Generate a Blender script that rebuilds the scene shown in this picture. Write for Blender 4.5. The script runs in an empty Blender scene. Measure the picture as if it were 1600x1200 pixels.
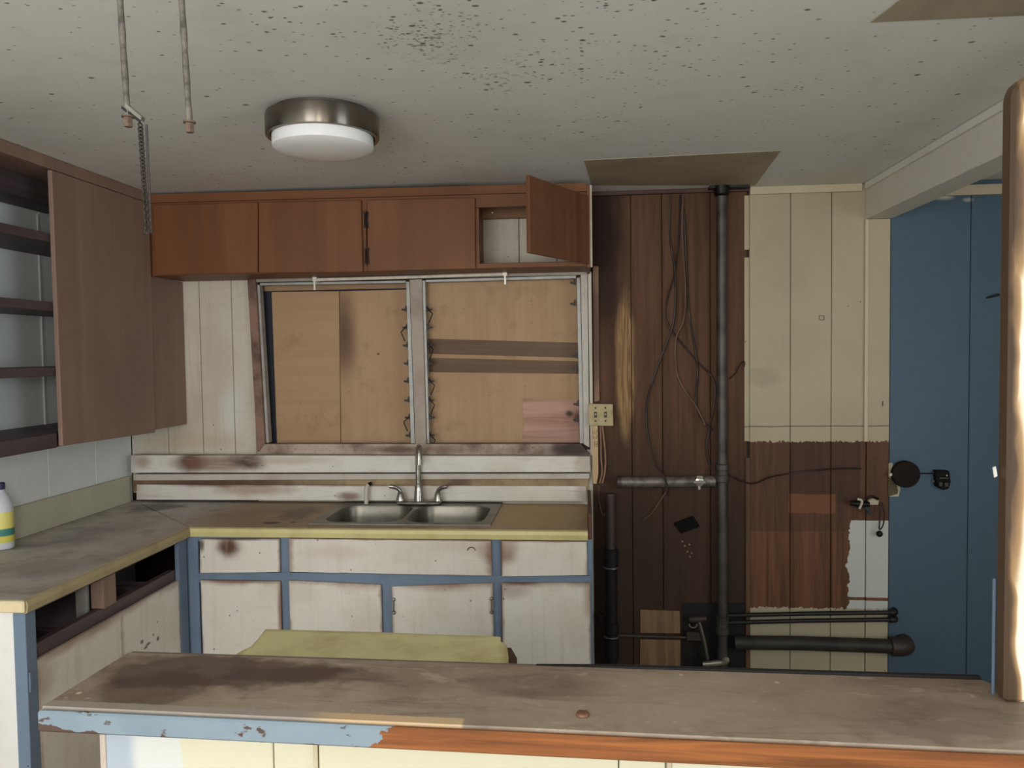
import bpy, bmesh, math, random
from mathutils import Vector, Matrix
random.seed(7)
PI = math.pi
S = bpy.context.scene
COL = S.collection

# ------------------------------------------------------------------ camera, world, lights, exposure
cam_d = bpy.data.cameras.new('camera'); cam = bpy.data.objects.new('camera', cam_d); COL.objects.link(cam)
cam_d.sensor_width = 36.0; cam_d.lens = 27.0; cam_d.clip_start = 0.02
_yaw, _pitch, _roll = 0.0932, -0.0402, -0.013
_f = Vector((-math.sin(_yaw)*math.cos(_pitch), math.cos(_yaw)*math.cos(_pitch), math.sin(_pitch)))
_r = Vector((math.cos(_yaw), math.sin(_yaw), 0)); _u = _r.cross(_f)
_r2 = _r*math.cos(_roll) + _u*math.sin(_roll); _u2 = _u*math.cos(_roll) - _r*math.sin(_roll)
cam.matrix_world = Matrix(((_r2.x, _u2.x, -_f.x, 0), (_r2.y, _u2.y, -_f.y, 0), (_r2.z, _u2.z, -_f.z, 1.69), (0, 0, 0, 1)))
S.camera = cam

S.view_settings.view_transform = 'Standard'; S.view_settings.look = 'None'
S.view_settings.gamma = 1.0; S.view_settings.use_curve_mapping = False
S.view_settings.exposure = -0.2

W = bpy.data.worlds.new('daylight'); S.world = W; W.use_nodes = True
W.node_tree.nodes['Background'].inputs[0].default_value = (0.75, 0.85, 1.0, 1)
W.node_tree.nodes['Background'].inputs[1].default_value = 1.0

def area(name, loc, rot, sx, sy, power, color):
    d = bpy.data.lights.new(name, 'AREA'); d.shape = 'RECTANGLE'; d.size = sx; d.size_y = sy
    d.energy = power; d.color = color
    o = bpy.data.objects.new(name, d); COL.objects.link(o); o.location = loc; o.rotation_euler = rot
    return o
# daylight through the two wide windows of the room's rear wall, behind the photographer
area('window_daylight', (-1.35, -2.5, 1.45), (PI/2, 0, 0), 1.6, 1.9, 100, (0.95, 0.98, 1.0))
area('window_daylight', (1.05, -2.5, 1.45), (PI/2, 0, 0), 1.6, 1.9, 30, (1.0, 0.94, 0.84))
# added cool fill light for the left side, at an opening out of view
area('side_fill_light', (3.36, -0.4, 1.45), (PI/2, 0, PI/2), 1.7, 1.7, 66, (0.80, 0.93, 1.0))
# added point light behind the camera, unseen fill for ceiling and fronts
_pd = bpy.data.lights.new('rear_fill_light', 'POINT'); _pd.energy = 62; _pd.shadow_soft_size = 0.22; _pd.color = (1.0, 0.97, 0.91)
_po = bpy.data.objects.new('rear_fill_light', _pd); COL.objects.link(_po); _po.location = (-0.25, -0.55, 1.86)

# ------------------------------------------------------------------ helpers: objects
def root_loc(p):
    v = Vector((0, 0, 0))
    while p is not None:
        v += p.location; p = p.parent
    return v
def thing(name, label, cat, loc, group=None):
    o = bpy.data.objects.new(name, None); COL.objects.link(o); o.location = loc; o.empty_display_size = 0.05
    o['label'] = label; o['category'] = cat
    if group: o['group'] = group
    return o
def obj(name, bm, mat, parent=None, label=None, smooth=None, loc=None, kind=None):
    me = bpy.data.meshes.new(name)
    if loc is None and parent is None: loc = (0, 0, 0)
    off = root_loc(parent) + (Vector(loc) if loc is not None else Vector((0, 0, 0)))
    bmesh.ops.recalc_face_normals(bm, faces=bm.faces[:])
    bmesh.ops.translate(bm, verts=bm.verts[:], vec=-off)
    bm.to_mesh(me); bm.free()
    me.materials.append(mat)
    if smooth is not None:
        me.shade_smooth(); me.set_sharp_from_angle(angle=math.radians(smooth))
    o = bpy.data.objects.new(name, me); COL.objects.link(o)
    if parent is not None: o.parent = parent
    if loc is not None: o.location = loc
    if label: o['label'] = label
    if kind: o['kind'] = kind
    return o
def struct(name, bm, mat, label, loc=(0, 0, 0)):
    o = obj(name, bm, mat, None, label, loc=loc); o['kind'] = 'structure'; o['category'] = name.split('_')[0]
    return o
def single(name, bm, mat, label, cat, loc, group=None, smooth=None):
    o = obj(name, bm, mat, None, label, smooth, loc); o['category'] = cat
    if group: o['group'] = group
    return o

# ------------------------------------------------------------------ helpers: shapes
def B(): return bmesh.new()
def bev(bm, geom_verts, b):
    if b:
        es = list({e for v in geom_verts for e in v.link_edges})
        bmesh.ops.bevel(bm, geom=es, offset=b, segments=1, affect='EDGES', clamp_overlap=True)
def box(bm, x0, x1, y0, y1, z0, z1, b=0.0015):
    x0, x1 = min(x0, x1), max(x0, x1); y0, y1 = min(y0, y1), max(y0, y1); z0, z1 = min(z0, z1), max(z0, z1)
    vs = [bm.verts.new(p) for p in ((x0,y0,z0),(x1,y0,z0),(x1,y1,z0),(x0,y1,z0),(x0,y0,z1),(x1,y0,z1),(x1,y1,z1),(x0,y1,z1))]
    for f in ((0,3,2,1),(4,5,6,7),(0,1,5,4),(1,2,6,5),(2,3,7,6),(3,0,4,7)): bm.faces.new([vs[i] for i in f])
    bev(bm, vs, b)
    return bm
def prism(bm, pts, ext, b=0.0015):
    e = Vector(ext); n = len(pts)
    a = [bm.verts.new(p) for p in pts]; c = [bm.verts.new(Vector(p) + e) for p in pts]
    bm.faces.new(a[::-1]); bm.faces.new(c)
    for i in range(n): bm.faces.new((a[i], a[(i+1) % n], c[(i+1) % n], c[i]))
    bev(bm, a + c, b)
    return bm
def BX(*a, **k): return box(B(), *a, **k)
def PR(*a, **k): return prism(B(), *a, **k)
def smooth_path(pts, n=5):
    P = [Vector(p) for p in pts]; out = []
    for i in range(len(P)-1):
        p0 = P[max(i-1, 0)]; p1 = P[i]; p2 = P[i+1]; p3 = P[min(i+2, len(P)-1)]
        for k in range(n):
            t = k/n
            out.append(0.5*((2*p1) + (p2-p0)*t + (2*p0-5*p1+4*p2-p3)*t*t + (3*p1-p0-3*p2+p3)*t**3))
    out.append(P[-1]); return out
def tube(bm, pts, r, seg=8, caps=True):
    P = [Vector(p) for p in pts]; n = len(P)
    rs = r if isinstance(r, (list, tuple)) else [r]*n
    rings = []; t0 = (P[1]-P[0]).normalized()
    nrm = t0.orthogonal().normalized()
    for i in range(n):
        t = (P[min(i+1, n-1)] - P[max(i-1, 0)]).normalized()
        nrm = (nrm - t*nrm.dot(t))
        nrm = nrm.normalized() if nrm.length > 1e-6 else t.orthogonal().normalized()
        bn = t.cross(nrm)
        rings.append([bm.verts.new(P[i] + (nrm*math.cos(2*PI*k/seg) + bn*math.sin(2*PI*k/seg))*rs[i]) for k in range(seg)])
    for i in range(n-1):
        for k in range(seg):
            bm.faces.new((rings[i][k], rings[i][(k+1) % seg], rings[i+1][(k+1) % seg], rings[i+1][k]))
    if caps:
        bm.faces.new(rings[0][::-1]); bm.faces.new(rings[-1])
    return bm
def TU(*a, **k): return tube(B(), *a, **k)
def lathe(bm, prof, c, axis='Z', seg=32):
    """prof: list of (radius, height) from one end to the other"""
    c = Vector(c)
    def pt(r, h, a):
        u, v = r*math.cos(a), r*math.sin(a)
        return c + (Vector((u, v, h)) if axis == 'Z' else Vector((u, h, v)) if axis == 'Y' else Vector((h, u, v)))
    rings = []
    for r, h in prof:
        if r < 1e-6: rings.append([bm.verts.new(pt(0, h, 0))])
        else: rings.append([bm.verts.new(pt(r, h, 2*PI*k/seg)) for k in range(seg)])
    for i in range(len(rings)-1):
        a, b = rings[i], rings[i+1]
        for k in range(seg):
            k2 = (k+1) % seg
            if len(a) == 1 and len(b) == 1: continue
            if len(a) == 1: bm.faces.new((a[0], b[k], b[k2]))
            elif len(b) == 1: bm.faces.new((a[k], a[k2], b[0]))
            else: bm.faces.new((a[k], a[k2], b[k2], b[k]))
    if len(rings[0]) > 1: bm.faces.new(rings[0][::-1])
    if len(rings[-1]) > 1: bm.faces.new(rings[-1])
    return bm
def LA(*a, **k): return lathe(B(), *a, **k)

# ------------------------------------------------------------------ helpers: procedural materials
def lin(c):
    return tuple((x/12.92 if x <= 0.04045 else ((x+0.055)/1.055)**2.4) for x in c)
def C8(r, g, b): return lin((r/255, g/255, b/255))
class M:
    def __init__(s, name, off=(0, 0, 0)):      # off: where the thing's origin stands in the room, so stains can be given in room coordinates
        s.off = off
        s.m = bpy.data.materials.new(name); s.m.use_nodes = True
        s.t = s.m.node_tree; s.n = s.t.nodes; s.l = s.t.links
        s.b = s.n['Principled BSDF']; s._co = None
    def co(s):
        if s._co is None:
            s._co = s.n.new('ShaderNodeTexCoord').outputs['Object']
            if any(s.off):
                n = s.n.new('ShaderNodeVectorMath'); n.operation = 'ADD'; n.inputs[1].default_value = s.off
                s.l.new(s._co, n.inputs[0]); s._co = n.outputs[0]
        return s._co
    def _in(s, sock, v):
        if hasattr(v, 'is_linked') or isinstance(v, bpy.types.NodeSocket): s.l.new(v, sock)
        elif isinstance(v, (int, float)): sock.default_value = v
        else: sock.default_value = tuple(v) if len(v) == len(sock.default_value) else tuple(v) + (1,)
    def math(s, op, a, b=0.0, clamp=False):
        n = s.n.new('ShaderNodeMath'); n.operation = op; n.use_clamp = clamp
        s._in(n.inputs[0], a); s._in(n.inputs[1], b); return n.outputs[0]
    def vmath(s, op, a, b):
        n = s.n.new('ShaderNodeVectorMath'); n.operation = op
        s._in(n.inputs[0], a); s._in(n.inputs[1], b)
        return n.outputs['Value'] if op in ('LENGTH', 'DISTANCE') else n.outputs[0]
    def scaled(s, sc, off=(0, 0, 0)):
        return s.vmath('MULTIPLY', s.vmath('SUBTRACT', s.co(), off), sc)
    def noise(s, scale=5, detail=4, vec=None, rough=0.55, dist=0.0):
        n = s.n.new('ShaderNodeTexNoise'); s.l.new(vec if vec is not None else s.co(), n.inputs['Vector'])
        n.inputs['Scale'].default_value = scale; n.inputs['Detail'].default_value = detail
        n.inputs['Roughness'].default_value = rough; n.inputs['Distortion'].default_value = dist
        return n.outputs['Fac']
    def rng(s, v, a, b, lo=0.0, hi=1.0, smooth=True):
        n = s.n.new('ShaderNodeMapRange'); n.interpolation_type = 'SMOOTHSTEP' if smooth else 'LINEAR'
        s._in(n.inputs[0], v)
        for i, x in enumerate((a, b, lo, hi)): n.inputs[i+1].default_value = x
        return n.outputs[0]
    def mix(s, fac, a, b, mode='MIX'):
        n = s.n.new('ShaderNodeMix'); n.data_type = 'RGBA'; n.blend_type = mode
        s._in(n.inputs[0], fac); s._in(n.inputs[6], a); s._in(n.inputs[7], b); return n.outputs[2]
    def axis(s, i):
        n = s.n.new('ShaderNodeSeparateXYZ'); s.l.new(s.co(), n.inputs[0]); return n.outputs[i]
    def blob(s, c, r, nz=0.5, nscale=9.0, soft=0.55):
        """soft-edged stain around c with radii r (per axis)"""
        v = s.vmath('MULTIPLY', s.vmath('SUBTRACT', s.co(), c), tuple(1.0/x for x in r))
        d = s.vmath('LENGTH', v, (0, 0, 0))
        d = s.math('ADD', d, s.math('MULTIPLY', s.math('SUBTRACT', s.noise(nscale, 3), 0.5), nz*2))
        return s.rng(d, 1.0-soft, 1.0+soft*0.2, 1.0, 0.0)
    def band(s, i, lo, hi, soft=0.004, nz=0.01, nscale=40.0):
        """1 between lo and hi along axis i, with a ragged edge"""
        a = s.axis(i)
        a = s.math('ADD', a, s.math('MULTIPLY', s.math('SUBTRACT', s.noise(nscale, 3), 0.5), nz*2))
        return s.math('MULTIPLY', s.rng(a, lo-soft, lo+soft), s.rng(a, hi-soft, hi+soft, 1.0, 0.0))
    def done(s, col, rough=0.6, metal=0.0, bump=None, bstr=0.15, bdist=0.002, spec=0.4):
        s._in(s.b.inputs['Base Color'], col); s._in(s.b.inputs['Roughness'], rough)
        s.b.inputs['Metallic'].default_value = metal; s.b.inputs['Specular IOR Level'].default_value = spec
        if bump is not None:
            n = s.n.new('ShaderNodeBump'); n.inputs['Strength'].default_value = bstr; n.inputs['Distance'].default_value = bdist
            s.l.new(bump, n.inputs['Height']); s.l.new(n.outputs[0], s.b.inputs['Normal'])
        return s.m

def paint(name, base, grime=None, amount=0.35, scale=3.0, rough=0.6, specks=0.0, speck_col=(0.05, 0.035, 0.025), stains=(), org=(0, 0, 0), edge=0.0, streaks=0.0, eax=(0, 2), drips=1.0):
    """old brushed paint: broad discoloration, dark specks, stains with their own shapes"""
    m = M(name); grime = grime or tuple(x*0.6 for x in base)
    c = m.mix(m.math('MULTIPLY', m.rng(m.noise(scale, 5), 0.42, 0.75), amount), base, grime)
    c = m.mix(m.math('MULTIPLY', m.rng(m.noise(scale*14, 3), 0.5, 0.75), amount*0.4), c, grime)
    for st in stains:
        ctr, r, col, k = st[:4]
        ctr = tuple(ctr[i]-org[i] for i in range(3))
        c = m.mix(m.math('MULTIPLY', m.blob(ctr, r, *(st[4] if len(st) > 4 else (0.45, 9.0, 0.8))), k), c, col)
    if streaks:      # vertical drips and wipe marks
        c = m.mix(m.math('MULTIPLY', m.rng(m.noise(1.0, 4, m.scaled((34, 34, 2.2)), 0.6, 0.4), 0.5, 0.72), streaks*drips), c, grime)
        c = m.mix(m.math('MULTIPLY', m.rng(m.noise(1.0, 5, m.scaled((5, 60, 60)), 0.6), 0.56, 0.74), streaks*0.7), c, grime)
    if edge:         # hand and smoke grime collected along the panel's border
        n = m.n.new('ShaderNodeSeparateXYZ'); m.l.new(m.n.new('ShaderNodeTexCoord').outputs['Generated'], n.inputs[0])
        def near(q, w): return m.rng(m.math('ADD', m.math('ABSOLUTE', m.math('SUBTRACT', q, 0.5)), m.math('MULTIPLY', m.math('SUBTRACT', m.noise(7, 4), 0.5), 0.09)), 0.5-w, 0.505)
        c = m.mix(m.math('MULTIPLY', m.math('MAXIMUM', near(n.outputs[eax[0]], 0.035), near(n.outputs[eax[1]], 0.05)), edge), c, C8(128, 92, 70))
    if specks:
        v = m.n.new('ShaderNodeTexVoronoi'); m.l.new(m.co(), v.inputs['Vector']); v.inputs['Scale'].default_value = 26
        sx = m.n.new('ShaderNodeSeparateColor'); m.l.new(v.outputs['Color'], sx.inputs[0])
        k = m.math('MULTIPLY', m.rng(v.outputs['Distance'], 0.05, 0.14, 1, 0), m.math('LESS_THAN', sx.outputs[0], specks))
        c = m.mix(m.math('MULTIPLY', k, 0.8), c, speck_col)
    return m.done(c, rough, bump=m.noise(60, 3), bstr=0.12)

def wood(name, c1, c2, along=2, scale=1.0, rough=0.5, dark=None, dark_amt=0.5, stains=(), org=(0, 0, 0), streak=1.0, bands=0.0, specks=0.0):
    """wood with grain along an axis, per-object variation by its coordinates"""
    m = M(name)
    sc = [22*scale]*3; sc[along] = 1.3*scale
    g = m.noise(1.0, 6, m.scaled(tuple(sc)), 0.6, 0.6)
    sc2 = [110*scale]*3; sc2[along] = 3.0*scale
    g2 = m.noise(1.0, 3, m.scaled(tuple(sc2)), 0.6)
    f = m.math('ADD', m.math('MULTIPLY', g, 0.75), m.math('MULTIPLY', g2, 0.25))
    c = m.mix(m.rng(f, 0.5-0.2/streak, 0.5+0.2/streak), c1, c2)
    if bands:
        v = m.n.new('ShaderNodeTexVoronoi'); v.inputs['Scale'].default_value = 1.0
        sb_ = [9.0]*3; sb_[along] = 0.05; m.l.new(m.scaled(tuple(sb_)), v.inputs['Vector'])
        sx = m.n.new('ShaderNodeSeparateColor'); m.l.new(v.outputs['Color'], sx.inputs[0])
        c = m.mix(m.math('MULTIPLY', sx.outputs[0], bands), c, tuple(x*0.55 for x in c2))
    if dark is not None:
        c = m.mix(m.math('MULTIPLY', m.rng(m.noise(1.9, 4), 0.45, 0.7), dark_amt), c, dark)
    for st in stains:
        ctr, r, col, k = st[:4]
        ctr = tuple(ctr[i]-org[i] for i in range(3))
        c = m.mix(m.math('MULTIPLY', m.blob(ctr, r, *(st[4] if len(st) > 4 else (0.45, 9.0, 0.8))), k), c, col)
    if specks:       # nail holes, knots and scuffs
        for sc, r0, r1, kk in ((9, 0.04, 0.085, 1.0), (22, 0.05, 0.12, 0.6)):
            v = m.n.new('ShaderNodeTexVoronoi'); m.l.new(m.co(), v.inputs['Vector']); v.inputs['Scale'].default_value = sc
            sx = m.n.new('ShaderNodeSeparateColor'); m.l.new(v.outputs['Color'], sx.inputs[0])
            k = m.math('MULTIPLY', m.rng(m.math('ADD', v.outputs['Distance'], m.math('MULTIPLY', m.math('SUBTRACT', m.noise(60, 2), 0.5), 0.05)), r0, r1, 1, 0), m.math('LESS_THAN', sx.outputs[0], specks))
            c = m.mix(m.math('MULTIPLY', k, 0.75*kk), c, C8(84, 58, 42))
        c = m.mix(m.math('MULTIPLY', m.rng(m.noise(6.5, 6, None, 0.7), 0.55, 0.72), 0.4), c, tuple(x*0.62 for x in c2))
    return m.done(c, rough, bump=f, bstr=0.15, spec=0.25)
def plain(name, col, rough=0.5, metal=0.0, var=0.25, scale=20, spec=0.4):
    m = M(name)
    c = m.mix(m.math('MULTIPLY', m.rng(m.noise(scale, 4), 0.4, 0.7), var), col, tuple(x*0.35 for x in col))
    return m.done(c, rough, metal, bump=m.noise(scale*5, 2), bstr=0.08, spec=spec)

SOOT = C8(58, 38, 30); RUST = C8(120, 78, 58)

# ------------------------------------------------------------------ room shell
YB = 3.98; XL = -2.47; ZC = 2.505
floor_m = wood('old_floor', C8(150, 130, 106), C8(124, 104, 82), 1, 0.6)
struct('floor', BX(-2.6, 3.5, -2.6, 4.15, -0.08, 0.0, b=0), floor_m, 'worn brown floor below the cabinets, mostly hidden')

def ceiling_mat():
    m = M('mouldy_ceiling_paint')
    base = C8(216, 217, 212)
    c = m.mix(m.math('MULTIPLY', m.rng(m.noise(1.1, 5), 0.4, 0.7), 0.3), base, C8(196, 190, 178))
    c = m.mix(m.math('MULTIPLY', m.rng(m.noise(7, 6), 0.5, 0.75), 0.14), c, C8(150, 140, 124))
    dens = m.math('ADD', m.math('MULTIPLY', m.rng(m.noise(1.6, 3), 0.45, 0.75), 0.09), 0.035)
    for ctr, r, k in (((-0.35, 1.75, ZC), (0.75, 0.42, 1), 0.10), ((-0.38, 1.95, ZC), (0.15, 0.19, 1), 1.0), ((-0.1, 2.25, ZC), (0.36, 0.16, 1), 0.30),
                      ((0.25, 2.15, ZC), (0.40, 0.4, 1), 0.12), ((-0.85, 1.75, ZC), (0.35, 0.3, 1), 0.05), ((0.62, 2.5, ZC), (0.16, 0.10, 1), 0.5), ((0.12, 1.8, ZC), (0.25, 0.15, 1), 0.2)):
        dens = m.math('ADD', dens, m.math('MULTIPLY', m.blob(ctr, r, 0.35, 6, 0.8), k))
    # fewer spots to the left wall and the right beam
    for sc, r0, r1, cut, col, k in ((30, 0.10, 0.22, 1.0, C8(60, 48, 38), 0.85), (64, 0.14, 0.30, 1.0, C8(92, 78, 62), 0.7), (44, 0.12, 0.24, 0.8, C8(56, 46, 38), 0.8), (13, 0.045, 0.09, 0.35, C8(46, 34, 28), 0.85)):
        v = m.n.new('ShaderNodeTexVoronoi'); v.inputs['Scale'].default_value = sc
        w = m.vmath('ADD', m.scaled((0.8, 1.15, 0.0)), (0.0, 0.0, 0.0))
        m.l.new(w, v.inputs['Vector'])
        sx = m.n.new('ShaderNodeSeparateColor'); m.l.new(v.outputs['Color'], sx.inputs[0])
        on = m.math('LESS_THAN', sx.outputs[0], m.math('MULTIPLY', dens, cut))
        d = m.math('ADD', v.outputs['Distance'], m.math('MULTIPLY', m.math('SUBTRACT', m.noise(sc*2.2, 2), 0.5), 0.22))
        rr = m.math('MULTIPLY', m.math('ADD', m.math('MULTIPLY', sx.outputs[1], 0.9), 0.55), 1.0)
        kf = m.math('MULTIPLY', m.rng(m.math('DIVIDE', d, rr), r0, r1, 1, 0), on)
        c = m.mix(m.math('MULTIPLY', kf, k), c, col)
    for ctr, r_, k in (((-0.402,2.031,2.505), (0.13, 0.17, 1), 0.75), ((-0.246,2.342,2.505), (0.10, 0.14, 1), 0.5), ((-0.315,2.278,2.505), (0.06, 0.05, 1), 0.7), ((-0.154,2.151,2.505), (0.07, 0.10, 1), 0.4)):
        c = m.mix(m.math('MULTIPLY', m.math('MULTIPLY', m.blob(ctr, r_, 0.5, 8, 0.9), m.rng(m.noise(48, 4, None, 0.6), 0.56, 0.64)), k), c, C8(104, 84, 62))
    # faint brown tint inside the worst patch
    c = m.mix(m.math('MULTIPLY', m.blob((-0.38, 1.92, ZC), (0.35, 0.28, 1), 0.6, 7), 0.10), c, C8(140, 118, 92))
    return m.done(c, 0.7, bump=m.noise(30, 4), bstr=0.1)
ceil = struct('ceiling', BX(-2.6, 3.5, -2.6, 4.15, ZC, ZC+0.1, b=0), ceiling_mat(), 'off-white ceiling speckled with dark mould spots')
patch_m = paint('bare_ceiling_board', C8(158, 146, 124), C8(120, 108, 90), 0.5, 4)
obj('bare_patch', PR([(0.011,3.311,2.505),(0.812,3.27,2.505),(0.853,3.929,2.505),(0.049,3.806,2.505)], (0, 0, -0.002), b=0), patch_m, ceil, 'tan unpainted strip of ceiling above the bare brown wall')
obj('bare_patch', PR([(0.721,2.028,2.505),(0.744,1.912,2.505),(0.77,1.821,2.505),(1.102,1.861,2.505),(1.171,2.025,2.505),(1.086,2.033,2.505)], (0, 0, -0.002), b=0), patch_m, ceil, 'tan unpainted ceiling strip at the upper right')

# left wall with flush panels
wl_m = paint('pale_wall_paint', C8(232, 237, 234), C8(206, 208, 202), 0.4, 2.2, specks=0.02)
wleft = struct('wall_left', BX(XL-0.13, XL-0.015, -2.6, 4.15, 0, ZC, b=0), wl_m, 'pale painted left wall behind the open shelves and worktop')
wy = [-2.59, -1.8, -1.0, -0.2, 0.6, 1.2, 1.8, 2.4, 3.318, 3.665, 3.979]
for a, b in zip(wy[:-1], wy[1:]):
    obj('wall_panel', BX(XL-0.015, XL, a+0.0015, b-0.0015, 0.0, ZC-0.001, b=0.002), wl_m, wleft)
# right wall of the next room and rear wall with two windows, all outside the picture
wr_m = paint('plain_wall_paint', C8(176, 168, 150), C8(140, 130, 112), 0.3, 1.5)
bm = B()
for y0, y1, z0, z1 in ((-2.6, -1.25, 0, ZC), (0.45, 4.15, 0, ZC), (-1.25, 0.45, 0, 0.6), (-1.25, 0.45, 2.3, ZC)): box(bm, 3.4, 3.5, y0, y1, z0, z1, b=0)
struct('wall_right', bm, wr_m, 'plain wall closing the neighbouring room at right')
bm = B()
for x0, x1, z0, z1 in ((-2.6, -2.15, 0, ZC), (-0.55, 0.25, 0, ZC), (1.85, 3.5, 0, ZC), (-2.15, -0.55, 0, 0.45), (-2.15, -0.55, 2.42, ZC), (0.25, 1.85, 0, 0.45), (0.25, 1.85, 2.42, ZC)):
    box(bm, x0, x1, -2.7, -2.6, z0, z1, b=0)
struct('wall_rear', bm, wr_m, 'rear wall with two window openings behind the photographer')

# back wall: studs and sheathing with the window hole, planks in front of it
sheath_m = wood('dark_sheathing', C8(70, 50, 40), C8(50, 36, 29), 2)
WX0, WX1, WZ0, WZ1 = -1.755, 0.0, 1.215, 2.085
bm = B()
for x0, x1, z0, z1 in ((-2.6, WX0, 0, ZC), (WX1, 3.5, 0, ZC), (WX0, WX1, 0, WZ0), (WX0, WX1, WZ1, ZC)):
    box(bm, x0, x1, YB+0.02, YB+0.09, z0, z1, b=0)
wback = struct('wall_back', bm, sheath_m, 'plank back wall, part painted, part stripped to bare brown boards')
def plank(x0, x1, z0, z1, mat, y=YB, g=0.0015, t=0.02, name='plank'):
    return obj(name, BX(x0+g, x1-g, y, y+t-0.0005, z0, z1, b=0.0025), mat, wback)
white_m = paint('cream_white_plank_paint', C8(205, 196, 180), C8(170, 152, 130), 0.45, 2.5, specks=0.05, streaks=0.3,
    stains=[((-1.883,3.98,1.405), (0.10, 1, 0.16), C8(214, 212, 206), 0.6), ((-2.123,3.98,1.232), (0.3, 1, 0.05), C8(190, 165, 135), 0.5), ((-1.965,3.98,1.682), (0.12, 1, 0.2), C8(176, 160, 140), 0.4)])
ex = [XL, -2.258, -2.06, -1.88, -1.76]
for a, b in zip(ex[:-1], ex[1:]): plank(a, b, 0.95, ZC-0.001, white_m)
ex = [-1.76, -1.122, -0.924, -0.724, -0.522, -0.326, -0.131, 0.045]
for a, b in zip(ex[:-1], ex[1:]): plank(a, b, WZ1+0.03, ZC-0.001, white_m)
plank(-1.76, 0.045, 0.0, WZ0-0.03, white_m, name='lower_board')
# stripped brown planks of the niche
def niche_mat():
    m = M('stripped_brown_planks')
    g = m.noise(1.0, 6, m.scaled((26, 26, 1.1)), 0.6, 0.8)
    c = m.mix(m.rng(g, 0.3, 0.72), C8(80, 56, 42), C8(102, 73, 55))
    c = m.mix(m.rng(m.noise(1.3, 3, m.scaled((2.2, 1, 0.6))), 0.42, 0.66, 0, 0.45), c, C8(68, 49, 37))
    # darker lower half and upper left corner
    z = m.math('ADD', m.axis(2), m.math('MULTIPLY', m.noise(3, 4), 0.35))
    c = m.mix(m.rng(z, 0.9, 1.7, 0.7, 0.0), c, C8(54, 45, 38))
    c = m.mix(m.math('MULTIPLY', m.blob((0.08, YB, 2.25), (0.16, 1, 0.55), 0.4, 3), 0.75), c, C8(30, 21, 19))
    # pale raw streak with grain beside the second joint
    st = m.blob((0.213,3.98,1.622), (0.055, 1, 0.42), 0.3, 4, 0.4)
    gr = m.rng(m.noise(1.0, 5, m.scaled((70, 1, 3)), 0.6, 1.5), 0.35, 0.65)
    c = m.mix(m.math('MULTIPLY', st, 0.8), c, m.mix(gr, C8(120, 90, 62), C8(176, 142, 100)))
    return m.done(c, 0.65, bump=g, bstr=0.2, spec=0.12)
nm = niche_mat()
ex = [0.04, 0.245, 0.401, 0.642, 0.826]
for a, b in zip(ex[:-1], ex[1:]): plank(a, b, 0.0, ZC-0.001, nm)
hd_m = wood('header_board_wood', C8(92, 64, 50), C8(58, 42, 36), 0, 1.0)
obj('header_board', BX(0.05, 0.829, YB-0.022, YB-0.0005, 2.483, ZC-0.001), hd_m, wback, 'dark header board along the ceiling over the bare planks')
obj('edge_batten', BX(0.814, 0.836, YB-0.012, YB-0.0005, 0.0, 1.145), wood('edge_batten_wood', C8(108, 80, 60), C8(70, 52, 42), 2), wback, 'narrow lighter brown batten at the right edge of the bare planks')
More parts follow.
